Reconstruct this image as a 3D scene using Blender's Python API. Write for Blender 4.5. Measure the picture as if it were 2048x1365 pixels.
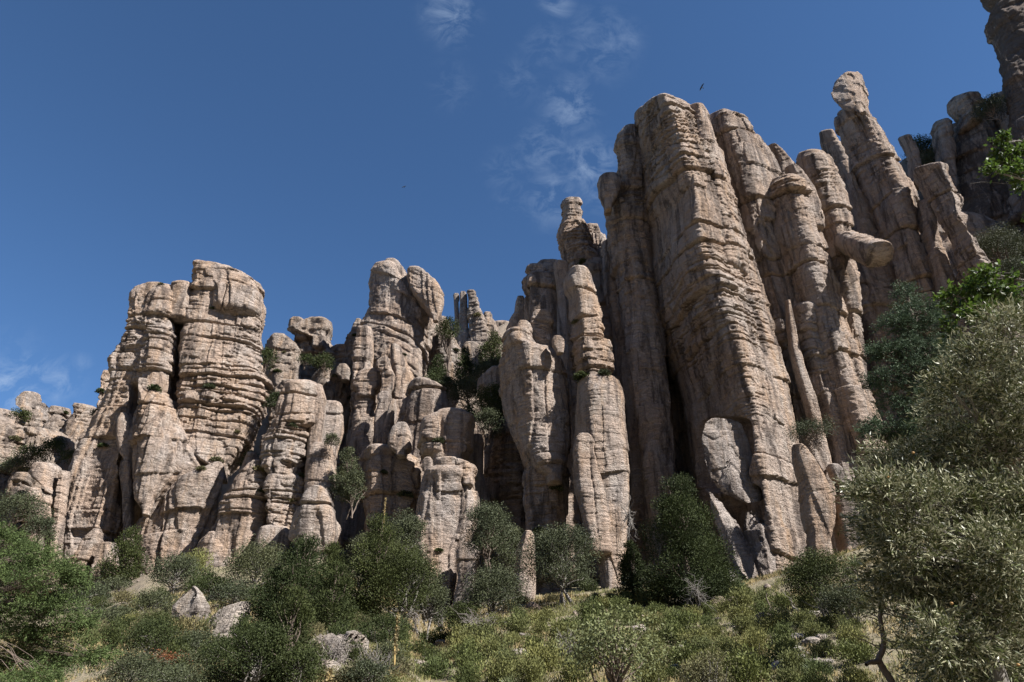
import bpy, math, random
import numpy as np
PI = math.pi
for o in list(bpy.data.objects):
    bpy.data.objects.remove(o)
C = bpy.context.scene.collection
scene = bpy.context.scene

# ------------------------------------------------------------------ camera, sky, sun, exposure
PITCH = math.radians(29.0)
F = 1365.0                      # focal length in pixels of the 2048 wide frame (24 mm)
EYE = 1.6
cam = bpy.data.cameras.new('camera')
cam.lens = 24.0
cam.sensor_width = 36.0
cam.clip_start = 0.1
cam.clip_end = 5000
co = bpy.data.objects.new('camera', cam)
co.location = (0, 0, EYE)
co.rotation_euler = (PI / 2 + PITCH, 0, 0)
C.objects.link(co)
scene.camera = co

SUN_EL = math.radians(46)
SUN_A = math.radians(58)        # to the right of straight behind the camera
sdir = (math.sin(SUN_A) * math.cos(SUN_EL), -math.cos(SUN_A) * math.cos(SUN_EL), math.sin(SUN_EL))
sun = bpy.data.lights.new('sun', 'SUN')
sun.energy = 5.0
sun.angle = math.radians(0.5)
sun.color = (1.0, 0.955, 0.905)
so = bpy.data.objects.new('sun', sun)
from mathutils import Vector
so.rotation_euler = Vector(sdir).to_track_quat('Z', 'Y').to_euler()
so.location = (60, -60, 120)
C.objects.link(so)

world = bpy.data.worlds.new('World')
scene.world = world
world.use_nodes = True
wn, wl = world.node_tree.nodes, world.node_tree.links
wn.clear()
wout = wn.new('ShaderNodeOutputWorld')
wbg = wn.new('ShaderNodeBackground')
sky = wn.new('ShaderNodeTexSky')
sky.sky_type = 'NISHITA'
sky.sun_disc = False
sky.sun_elevation = SUN_EL
sky.sun_rotation = math.atan2(sdir[0], sdir[1])
sky.altitude = 2600
sky.air_density = 1.0
sky.dust_density = 0.0
sky.ozone_density = 1.3
wbg.inputs['Strength'].default_value = 0.053
wl.new(wbg.outputs[0], wout.inputs[0])

def nd(nodes, t, **kw):
    n = nodes.new(t)
    for k, v in kw.items():
        if k in n.inputs:
            n.inputs[k].default_value = v
        else:
            setattr(n, k, v)
    return n

def pix_dir(px, py):
    u = (px - 1024) / F
    v = (682.5 - py) / F
    return u, math.cos(PITCH) - v * math.sin(PITCH), math.sin(PITCH) + v * math.cos(PITCH)

# thin cirrus wisps: noise, let through in soft patches of the sky (directions)
wisps = [(900, 30, 70, .8), (890, 60, 40, .5), (1115, 5, 45, .6), (1200, 90, 90, .45), (1090, 90, 60, .35), (1140, 215, 75, .7), (1085, 300, 70, .6),
         (1180, 330, 75, .95), (1110, 395, 80, .7), (1040, 160, 60, .3), (905, 175, 60, .25), (1030, 400, 60, .3), (1010, 340, 60, .3), (1200, 380, 60, .6),
         (5, 765, 60, 1.3), (60, 740, 45, .8), (110, 760, 55, .95), (30, 790, 60, 1.3), (165, 725, 22, .35), (20, 700, 60, .25), (1250, 80, 50, .4)]
tc = nd(wn, 'ShaderNodeTexCoord')
nrm = nd(wn, 'ShaderNodeVectorMath', operation='NORMALIZE')
wl.new(tc.outputs['Generated'], nrm.inputs[0])
acc = None
for (px, py, rad, st) in wisps:
    d = Vector(pix_dir(px, py)).normalized()
    dist = nd(wn, 'ShaderNodeVectorMath', operation='DISTANCE')
    wl.new(nrm.outputs[0], dist.inputs[0])
    dist.inputs[1].default_value = d
    mr = nd(wn, 'ShaderNodeMapRange', interpolation_type='SMOOTHERSTEP')
    mr.inputs['From Min'].default_value = 0
    mr.inputs['From Max'].default_value = rad * 1.15 / F
    mr.inputs['To Min'].default_value = st * .78
    mr.inputs['To Max'].default_value = 0
    wl.new(dist.outputs['Value'], mr.inputs['Value'])
    if acc is None:
        acc = mr.outputs[0]
    else:
        m = nd(wn, 'ShaderNodeMath', operation='MAXIMUM')
        wl.new(acc, m.inputs[0]); wl.new(mr.outputs[0], m.inputs[1])
        acc = m.outputs[0]
mp = nd(wn, 'ShaderNodeMapping')
mp.inputs['Rotation'].default_value = (0.3, 0.5, 0.4)
mp.inputs['Scale'].default_value = (1.0, 1.9, 1.0)
wl.new(nrm.outputs[0], mp.inputs['Vector'])
cn = nd(wn, 'ShaderNodeTexNoise', Scale=24.0, Detail=10.0, Roughness=0.66, Distortion=0.5)
wl.new(mp.outputs[0], cn.inputs['Vector'])
cr = nd(wn, 'ShaderNodeMapRange')
cr.inputs['From Min'].default_value = 0.44
cr.inputs['From Max'].default_value = 0.95
wl.new(cn.outputs['Fac'], cr.inputs['Value'])
cm = nd(wn, 'ShaderNodeMath', operation='MULTIPLY')
wl.new(cr.outputs[0], cm.inputs[0]); wl.new(acc, cm.inputs[1])
mx = nd(wn, 'ShaderNodeMix', data_type='RGBA')
tint = nd(wn, 'ShaderNodeMix', data_type='RGBA', blend_type='MULTIPLY')
tint.inputs[0].default_value = 1.0
wl.new(sky.outputs[0], tint.inputs[6])
tint.inputs[7].default_value = (0.66, 0.92, 1.12, 1)
wl.new(cm.outputs[0], mx.inputs[0])
wl.new(tint.outputs[2], mx.inputs[6])
mx.inputs[7].default_value = (3.9, 4.9, 6.4, 1)
wl.new(mx.outputs[2], wbg.inputs['Color'])

scene.view_settings.view_transform = 'Standard'
scene.view_settings.look = 'None'
scene.view_settings.gamma = 1
scene.view_settings.exposure = 1.40
scene.render.engine = 'CYCLES'
scene.cycles.max_bounces = 6
scene.cycles.diffuse_bounces = 3
scene.cycles.transparent_max_bounces = 6

# ------------------------------------------------------------------ helpers
def at(px, py, D):
    """pixel of the photograph -> point on the vertical plane y = D"""
    a, b, c = pix_dir(px, py)
    t = D / b
    return (a * t, D, EYE + c * t)

def proj(x, y, z):
    w = y * math.cos(PITCH) + (z - EYE) * math.sin(PITCH)
    h = -y * math.sin(PITCH) + (z - EYE) * math.cos(PITCH)
    return 1024 + F * x / w, 682.5 - F * h / w

def tag(o, label=None, cat=None, group=None, kind=None):
    if label: o['label'] = label
    if cat: o['category'] = cat
    if group: o['group'] = group
    if kind: o['kind'] = kind
    return o

def empty(name, loc):
    o = bpy.data.objects.new(name, None)
    o.location = loc
    o.empty_display_size = 0.3
    C.objects.link(o)
    return o

def mesh_obj(name, V, faces, mat, loc=(0, 0, 0), parent=None, smooth=True, tintv=None):
    """V (n,3) in the object's own space; faces = (m,4) or (m,3) int array, or list of such arrays"""
    me = bpy.data.meshes.new(name)
    if not isinstance(faces, list): faces = [faces]
    n = len(V)
    me.vertices.add(n)
    me.vertices.foreach_set('co', np.ascontiguousarray(V, dtype=np.float32).ravel())
    loops = np.concatenate([f.ravel() for f in faces]).astype(np.int32)
    tot = np.concatenate([np.full(len(f), f.shape[1], np.int32) for f in faces])
    start = np.concatenate([[0], np.cumsum(tot)[:-1]]).astype(np.int32)
    me.loops.add(len(loops))
    me.loops.foreach_set('vertex_index', loops)
    me.polygons.add(len(tot))
    me.polygons.foreach_set('loop_start', start)
    me.polygons.foreach_set('loop_total', tot)
    if smooth:
        me.polygons.foreach_set('use_smooth', np.ones(len(tot), bool))
    if tintv is not None:
        at_ = me.attributes.new('tint', 'FLOAT', 'POINT')
        at_.data.foreach_set('value', tintv.astype(np.float32))
    me.update(calc_edges=True)
    me.materials.append(mat)
    o = bpy.data.objects.new(name, me)
    o.location = loc
    if parent is not None: o.parent = parent
    C.objects.link(o)
    return o

# value noise on a tiled lattice
_T = np.random.RandomState(7).rand(64, 64, 64).astype(np.float32)
_Tf = _T.ravel()
def vn(x, y, z):
    xi = np.floor(x); yi = np.floor(y); zi = np.floor(z)
    fx = (x - xi).astype(np.float32); fy = (y - yi).astype(np.float32); fz = (z - zi).astype(np.float32)
    xi = xi.astype(np.int32); yi = yi.astype(np.int32); zi = zi.astype(np.int32)
    fx = fx * fx * (3 - 2 * fx); fy = fy * fy * (3 - 2 * fy); fz = fz * fz * (3 - 2 * fz)
    x0 = (xi & 63) * 4096; x1 = ((xi + 1) & 63) * 4096
    y0 = (yi & 63) * 64; y1 = ((yi + 1) & 63) * 64
    z0 = zi & 63; z1 = (zi + 1) & 63
    def g(a, b, c): return _Tf[a + b + c]
    a = g(x0, y0, z0) * (1 - fx) + g(x1, y0, z0) * fx
    b = g(x0, y1, z0) * (1 - fx) + g(x1, y1, z0) * fx
    c = g(x0, y0, z1) * (1 - fx) + g(x1, y0, z1) * fx
    d = g(x0, y1, z1) * (1 - fx) + g(x1, y1, z1) * fx
    return (a * (1 - fy) + b * fy) * (1 - fz) + (c * (1 - fy) + d * fy) * fz - 0.5

def fbm(x, y, z, o=4, g=0.5):
    s = 0; a = 1.0; t = 0
    for i in range(o):
        s = s + a * vn(x * 2 ** i + 11.3 * i, y * 2 ** i + 5.1 * i, z * 2 ** i + 3.7 * i)
        t += a; a *= g
    return s / t

def sstep(a, b, x):
    t = np.clip((x - a) / (b - a), 0, 1)
    return t * t * (3 - 2 * t)

# ------------------------------------------------------------------ materials
def newmat(name):
    m = bpy.data.materials.new(name)
    m.use_nodes = True
    m.node_tree.nodes.clear()
    return m, m.node_tree.nodes, m.node_tree.links

def ramp(n, l, src, stops):
    r = n.new('ShaderNodeValToRGB')
    e = r.color_ramp.elements
    while len(e) < len(stops): e.new(0.5)
    for i, (p, c) in enumerate(stops):
        e[i].position = p
        e[i].color = (c if isinstance(c, tuple) else (c, c, c)) + (1,) if not (isinstance(c, tuple) and len(c) == 4) else c
    l.new(src, r.inputs[0])
    return r.outputs[0]

def mixc(n, l, fac, a, b, mode='MIX'):
    m = n.new('ShaderNodeMix'); m.data_type = 'RGBA'; m.blend_type = mode
    for i, v in ((0, fac), (6, a), (7, b)):
        if isinstance(v, (int, float)): m.inputs[i].default_value = v
        elif isinstance(v, tuple): m.inputs[i].default_value = v + (1,)
        else: l.new(v, m.inputs[i])
    return m.outputs[2]

def noise(n, l, vec, scale, detail=5, rough=.55, mul=None, dist=0):
    if mul:
        mp = n.new('ShaderNodeMapping'); mp.inputs['Scale'].default_value = mul
        l.new(vec, mp.inputs['Vector']); vec = mp.outputs[0]
    t = n.new('ShaderNodeTexNoise')
    t.inputs['Scale'].default_value = scale; t.inputs['Detail'].default_value = detail
    t.inputs['Roughness'].default_value = rough; t.inputs['Distortion'].default_value = dist
    l.new(vec, t.inputs['Vector'])
    return t.outputs['Fac']

def rock_material(name, tan=(0.350, 0.264, 0.206), grey=(0.338, 0.296, 0.268), orange=(0.37, 0.245, 0.15), dark=(0.07, 0.056, 0.05), k=1.0):
    m, n, l = newmat(name)
    out = n.new('ShaderNodeOutputMaterial'); b = n.new('ShaderNodeBsdfPrincipled')
    l.new(b.outputs[0], out.inputs[0])
    geo = n.new('ShaderNodeNewGeometry'); P = geo.outputs['Position']
    oi = n.new('ShaderNodeObjectInfo')
    sep = n.new('ShaderNodeSeparateColor'); l.new(oi.outputs['Color'], sep.inputs[0])
    def addf(a, v, op='ADD'):
        q = n.new('ShaderNodeMath'); q.operation = op; l.new(a, q.inputs[0])
        if isinstance(v, float): q.inputs[1].default_value = v
        else: l.new(v, q.inputs[1])
        return q.outputs[0]
    big = noise(n, l, P, 0.16, 6, .62)
    gfac = ramp(n, l, addf(big, sep.outputs[0]), [(0.42, 0.0), (0.68, 1.0)])
    c = mixc(n, l, gfac, tan, grey)
    streak = noise(n, l, P, 0.5, 6, .65, (1.3, 1.3, 0.16), 0.4)
    ofac = ramp(n, l, addf(streak, sep.outputs[1]), [(0.50, 0.0), (0.72, 0.75)])
    c = mixc(n, l, ofac, c, orange)
    # pale rubbed patches
    pale = noise(n, l, P, 0.9, 8, .7, (1, 1, .6))
    c = mixc(n, l, ramp(n, l, pale, [(0.50, 0.0), (0.68, 0.6)]), c, (0.42, 0.375, 0.33))
    # dark varnish streaks and lichen; also carries painted shade on the overhanging cliff
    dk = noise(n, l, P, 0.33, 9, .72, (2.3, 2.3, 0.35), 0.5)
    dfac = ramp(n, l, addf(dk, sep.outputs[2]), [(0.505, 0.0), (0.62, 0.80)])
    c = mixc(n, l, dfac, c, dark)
    lich = noise(n, l, P, 3.2, 8, .75)
    c = mixc(n, l, ramp(n, l, lich, [(0.56, 0.0), (0.66, 0.35)]), c, (0.15, 0.128, 0.115))
    spk = noise(n, l, P, 9.0, 6, .7)
    c = mixc(n, l, 1.0, c, ramp(n, l, spk, [(0.25, 0.62), (0.5, 0.98), (0.75, 1.22)]), 'MULTIPLY')
    c = mixc(n, l, 1.0, c, (k, k, k), 'MULTIPLY')
    l.new(c, b.inputs['Base Color'])
    b.inputs['Roughness'].default_value = 0.95
    b.inputs['Specular IOR Level'].default_value = 0.15
    n1 = noise(n, l, P, 1.6, 10, .68, (1, 1, 2.4))
    n2 = noise(n, l, P, 7.0, 6, .75)
    # hairline partings, mostly level, some steep
    def fissure(scale, mul, w):
        f = noise(n, l, P, scale, 3, .5, mul, .3)
        q = n.new('ShaderNodeMath'); q.operation = 'SUBTRACT'; l.new(f, q.inputs[0]); q.inputs[1].default_value = .5
        q2 = n.new('ShaderNodeMath'); q2.operation = 'ABSOLUTE'; l.new(q.outputs[0], q2.inputs[0])
        return ramp(n, l, q2.outputs[0], [(0.0, 0.0), (w, 1.0)])
    f1 = fissure(0.7, (.5, .5, 3.6), .022)
    f2 = fissure(1.7, (.6, .6, 3.2), .03)
    f3 = fissure(0.55, (1.6, 1.6, .35), .012)
    pit = n.new('ShaderNodeTexVoronoi'); pit.inputs['Scale'].default_value = 2.6
    l.new(P, pit.inputs['Vector'])
    pt = ramp(n, l, pit.outputs['Distance'], [(0.08, 0.0), (0.28, 1.0)])
    s = addf(n1, .32, 'MULTIPLY')
    for q_, k_ in ((n2, .13), (f1, .10), (f2, .06), (f3, .10), (pt, .03)):
        s = addf(s, addf(q_, k_, 'MULTIPLY'))
    bp = n.new('ShaderNodeBump'); bp.inputs['Strength'].default_value = 1.0; bp.inputs['Distance'].default_value = 1.0
    l.new(s, bp.inputs['Height'])
    l.new(bp.outputs[0], b.inputs['Normal'])
    return m

M = {}
M['rock'] = rock_material('rhyolite_rock')
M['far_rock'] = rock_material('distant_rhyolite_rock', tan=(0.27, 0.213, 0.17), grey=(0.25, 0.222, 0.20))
M['grey_rock'] = rock_material('grey_boulder_rock', tan=(0.36, 0.31, 0.265), grey=(0.34, 0.32, 0.30), orange=(0.37, 0.27, 0.17))

def leaf_material(name, top, under=None, var=0.5, gloss=0.12, trans=0.14, rough=0.65):
    m, n, l = newmat(name)
    out = n.new('ShaderNodeOutputMaterial')
    b = n.new('ShaderNodeBsdfPrincipled'); t = n.new('ShaderNodeBsdfTranslucent'); mixs = n.new('ShaderNodeMixShader')
    a = n.new('ShaderNodeAttribute'); a.attribute_name = 'tint'
    oi = n.new('ShaderNodeObjectInfo')
    # tint 0..1 -> darker / yellower
    lo = tuple(x * (1 - var) for x in top); hi = (top[0] * (1 + var * 1.35), top[1] * (1 + var), top[2] * (1 + var * .6))
    c = mixc(n, l, a.outputs['Fac'], lo, hi)
    rv = ramp(n, l, oi.outputs['Random'], [(0.0, (0.80, 0.84, 0.86)), (1.0, (1.18, 1.10, 1.0))])
    c = mixc(n, l, 1.0, c, rv, 'MULTIPLY')
    if under:
        geo = n.new('ShaderNodeNewGeometry')
        u2 = mixc(n, l, a.outputs['Fac'], tuple(x * .55 for x in under), under)
        c = mixc(n, l, geo.outputs['Backfacing'], c, u2)
    l.new(c, b.inputs['Base Color']); l.new(c, t.inputs['Color'])
    b.inputs['Roughness'].default_value = rough
    b.inputs['Specular IOR Level'].default_value = gloss
    mixs.inputs[0].default_value = trans
    l.new(b.outputs[0], mixs.inputs[1]); l.new(t.outputs[0], mixs.inputs[2]); l.new(mixs.outputs[0], out.inputs[0])
    return m

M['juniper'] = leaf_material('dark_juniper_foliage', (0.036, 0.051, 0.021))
M['oak'] = leaf_material('grey_green_oak_leaves', (0.052, 0.066, 0.038), gloss=.2)
M['near_juniper'] = leaf_material('bright_juniper_foliage', (0.072, 0.108, 0.042), var=.5)
M['shrub'] = leaf_material('yellow_green_shrub_leaves', (0.118, 0.138, 0.060))
M['shrub_dull'] = leaf_material('olive_shrub_leaves', (0.115, 0.118, 0.070))
M['shrub_green'] = leaf_material('green_shrub_leaves', (0.078, 0.104, 0.042))
M['silver'] = leaf_material('silverleaf_oak_leaves', (0.068, 0.088, 0.036), under=(0.40, 0.395, 0.26), gloss=.2, trans=.15, rough=.4)
M['cypress'] = leaf_material('blue_green_cypress_foliage', (0.058, 0.094, 0.064))
M['maple'] = leaf_material('bright_broad_leaves', (0.0636, 0.1114, 0.0191), gloss=.5, trans=.4, rough=.4)
M['pale_leaf'] = leaf_material('pale_small_leaves', (0.1018, 0.1273, 0.0636), gloss=.2, trans=.2)
M['yucca'] = leaf_material('yucca_blades', (0.1273, 0.1718, 0.1018), gloss=.2, trans=.1)
M['straw'] = leaf_material('dry_grass', (0.30, 0.26, 0.155), trans=.3, gloss=.1, rough=.8)
M['grass'] = leaf_material('green_grass', (0.165, 0.18, 0.088), trans=.3, gloss=.1, rough=.8)
M['red_leaf'] = leaf_material('rusty_dead_leaves', (0.13, 0.065, 0.04), trans=.2, gloss=.1, rough=.8)

def plain(name, col, rough=.9, sc=6.0, var=.35):
    m, n, l = newmat(name)
    out = n.new('ShaderNodeOutputMaterial'); b = n.new('ShaderNodeBsdfPrincipled'); l.new(b.outputs[0], out.inputs[0])
    tc_ = n.new('ShaderNodeTexCoord')
    f = noise(n, l, tc_.outputs['Object'], sc, 6, .6, (1, 1, .3))
    l.new(mixc(n, l, f, tuple(x * (1 - var) for x in col), tuple(x * (1 + var) for x in col)), b.inputs['Base Color'])
    b.inputs['Roughness'].default_value = rough
    bp = n.new('ShaderNodeBump'); bp.inputs['Strength'].default_value = .5; bp.inputs['Distance'].default_value = .05
    l.new(f, bp.inputs['Height']); l.new(bp.outputs[0], b.inputs['Normal'])
    return m
M['bark'] = plain('brown_bark', (0.13, 0.10, 0.08))
M['grey_bark'] = plain('grey_bark', (0.17, 0.155, 0.14))
M['dead_wood'] = plain('bleached_dead_wood', (0.17, 0.15, 0.135))
M['log'] = plain('tan_dead_wood', (0.46, 0.36, 0.24))
M['stalk'] = plain('dry_agave_stalk', (0.36, 0.26, 0.10))
M['feather'] = plain('black_feathers', (0.018, 0.016, 0.016), .7)
M['gall'] = plain('orange_dead_leaf_ball', (0.32, 0.18, 0.06), .6)

def ground_material():
    m, n, l = newmat('slope_soil')
    out = n.new('ShaderNodeOutputMaterial'); b = n.new('ShaderNodeBsdfPrincipled'); l.new(b.outputs[0], out.inputs[0])
    geo = n.new('ShaderNodeNewGeometry'); P = geo.outputs['Position']
    f1 = noise(n, l, P, 0.35, 7, .65)
    f2 = noise(n, l, P, 3.0, 7, .7)
    c = mixc(n, l, ramp(n, l, f1, [(0.45, 0.0), (0.7, 1.0)]), (0.215, 0.18, 0.125), (0.15, 0.135, 0.08))
    c = mixc(n, l, ramp(n, l, f2, [(0.50, 0.0), (0.64, 0.8)]), c, (0.25, 0.22, 0.18))
    c = mixc(n, l, ramp(n, l, noise(n, l, P, 6, 5, .6), [(0.50, 0.0), (0.62, 0.7)]), c, (0.10, 0.105, 0.05))
    # steep and high ground is bare rock with scrub
    sp = n.new('ShaderNodeSeparateXYZ'); l.new(P, sp.inputs[0])
    nz = n.new('ShaderNodeSeparateXYZ'); l.new(geo.outputs['True Normal'], nz.inputs[0])
    rk = ramp(n, l, nz.outputs[2], [(0.72, 1.0), (0.86, 0.0)])
    rc = mixc(n, l, ramp(n, l, noise(n, l, P, 0.3, 8, .7), [(0.4, 0.0), (0.6, 1.0)]), (0.24, 0.195, 0.15), (0.16, 0.135, 0.11))
    c = mixc(n, l, rk, c, rc)
    l.new(c, b.inputs['Base Color']); b.inputs['Roughness'].default_value = 1.0
    b.inputs['Specular IOR Level'].default_value = 0.1
    bp = n.new('ShaderNodeBump'); bp.inputs['Strength'].default_value = .9; bp.inputs['Distance'].default_value = .25
    l.new(f2, bp.inputs['Height']); l.new(bp.outputs[0], b.inputs['Normal'])
    return m
M['ground'] = ground_material()

# ------------------------------------------------------------------ the slope and the hill behind it
foot = [(-300, 1200, 84), (0, 1195, 82), (200, 1180, 76), (300, 1150, 70), (400, 1140, 66), (550, 1140, 64), (640, 1120, 62), (740, 1150, 58), (870, 1262, 52), (960, 1230, 50), (1050, 1212, 50),
        (1220, 1192, 50), (1350, 1190, 50), (1500, 1170, 50), (1640, 1125, 48), (1800, 1080, 48), (2048, 1040, 48), (2400, 1000, 48)]
ridge = [(-300, 860, 125), (0, 865, 120), (200, 860, 120), (400, 820, 118), (540, 740, 115), (720, 715, 115), (850, 700, 120), (905, 690, 128), (950, 665, 130), (1030, 650, 130),
         (1100, 600, 110), (1200, 560, 100), (1400, 450, 95), (1600, 380, 95), (1750, 340, 95), (1850, 292, 95), (1900, 285, 95), (2048, 255, 92), (2400, 200, 90)]
def table(t):
    A, Dd, Z = [], [], []
    for px, py, D in t:
        p = at(px, py, D)
        A.append(p[0] / D); Dd.append(D); Z.append(p[2])
    return np.array(A), np.array(Dd, float), np.array(Z)
FA, FD, FZ = table(foot)
RA, RD, RZ = table(ridge)
def terrain(x, y):
    x = np.asarray(x, float); y = np.asarray(y, float)
    a = x / np.maximum(y, 6.0)
    d = np.interp(a, FA, FD); z = np.interp(a, FA, FZ)
    rd = np.interp(a, RA, RD); rz = np.interp(a, RA, RZ)
    t = np.clip(y / d, 0, 1)
    h = -0.3 + (z + 0.3) * t ** 1.65 + np.minimum(np.maximum(y, -18), 0) * 0.08 + 0.85 * np.clip(-18 - y, 0, 130)  # last term: unseen rise behind the camera, added to block low sky light
    mid = d + 10
    ds = np.minimum(d + 26, rd - 12)
    flat = 0.22 * np.clip(y - d, 0, 26)
    s = np.clip((y - ds) / (rd - ds), 0, 1)
    h = h + flat + (rz - z - 5.7) * s - np.clip(y - rd, 0, 500) * 0.25
    rough = 0.30 * fbm(x * 0.35, y * 0.35, x * 0, 4) * np.clip(y / 10, 0.1, 1) * 2
    rough = rough + np.clip(s * 4, 0, 1) * 5.0 * fbm(x * 0.12 + 9, y * 0.12, z * 0.02, 5)
    return h + rough

def axis(lo, hi, a, b, step, far):
    mid = np.arange(a, b, step)
    k = np.geomspace(1, (abs(lo - a)) / far + 1, 34)[1:] - 1
    left = a - k[::-1] * far
    k = np.geomspace(1, (abs(hi - b)) / far + 1, 34)[1:] - 1
    right = b + k * far
    return np.concatenate([left, mid, right])
gx = axis(-1500, 1500, -75, 85, 0.55, 1.2)
gy = np.concatenate([axis(-1500, 1800, 4, 134, 0.42, 1.2)])
GX, GY = np.meshgrid(gx, gy)
GZ = terrain(GX, GY)
V = np.stack([GX.ravel(), GY.ravel(), GZ.ravel()], 1)
nx, ny = len(gx), len(gy)
i = np.arange((ny - 1) * (nx - 1)); r = i // (nx - 1); c = i % (nx - 1)
base = r * nx + c
tag(mesh_obj('hillside', V, np.stack([base, base + 1, base + nx + 1, base + nx], 1), M['ground']), kind='structure')

def ground_hit(px, py, default=30.0):
    a, b, c = pix_dir(px, py)
    ys = np.arange(6, 90, 0.1)
    t = ys / b
    x = a * t; z = EYE + c * t
    tz = terrain(x, ys)
    below = np.nonzero(z < tz)[0]
    if len(below) == 0:
        p = at(px, py, default); return p
    k = below[0]
    return (float(x[k]), float(ys[k]), float(tz[k]))

def ground_at(px, D):
    x = (px - 1024) / F * D; z = 0
    for _ in range(5):
        z = float(terrain(x, D))
        x = (px - 1024) / F * (D * math.cos(PITCH) + (z - EYE) * math.sin(PITCH))
    return (x, D, z)
GL = 'tall rock towers of the left cluster'
GC = 'rock towers of the middle cluster'
GR = 'tall leaning rock columns of the right cluster'

# ------------------------------------------------------------------ rocks
def beds(s, h, q1, q2, seed, saw=0.6, amp=0.5, gw=0.12):
    """irregular stacked layers: returns radial offset in units of the layer's relief, and its grooves"""
    rs = np.random.RandomState(seed)
    J = rs.rand(512).astype(np.float32); A = rs.rand(512).astype(np.float32) - .5; Cc = rs.rand(512).astype(np.float32)
    t = s / h + 128
    k = np.floor(t).astype(np.int32)
    lo = k + 0.7 * J[k & 511]
    k = np.where(t < lo, k - 1, k)
    lo = k + 0.7 * J[k & 511]; hi = k + 1 + 0.7 * J[(k + 1) & 511]
    w = (hi - lo)
    f = (t - lo) / w
    ab = np.where(f < .5, k, k + 1)                      # which edge
    d = np.minimum(f, 1 - f) * w * h
    lat = vn(q1 + ab * 7.31, q2 + ab * 3.17, ab * 1.7)     # runs out sideways
    st = sstep(-0.18, 0.12, lat + 0.5 * (Cc[ab & 511] - .5))
    groove = -np.exp(-(d / (gw * h)) ** 2) * st
    prof = amp * A[k & 511] + saw * (0.5 - f) * (0.4 + 0.6 * st)
    return prof, groove, (k & 511).astype(np.float32)

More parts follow.
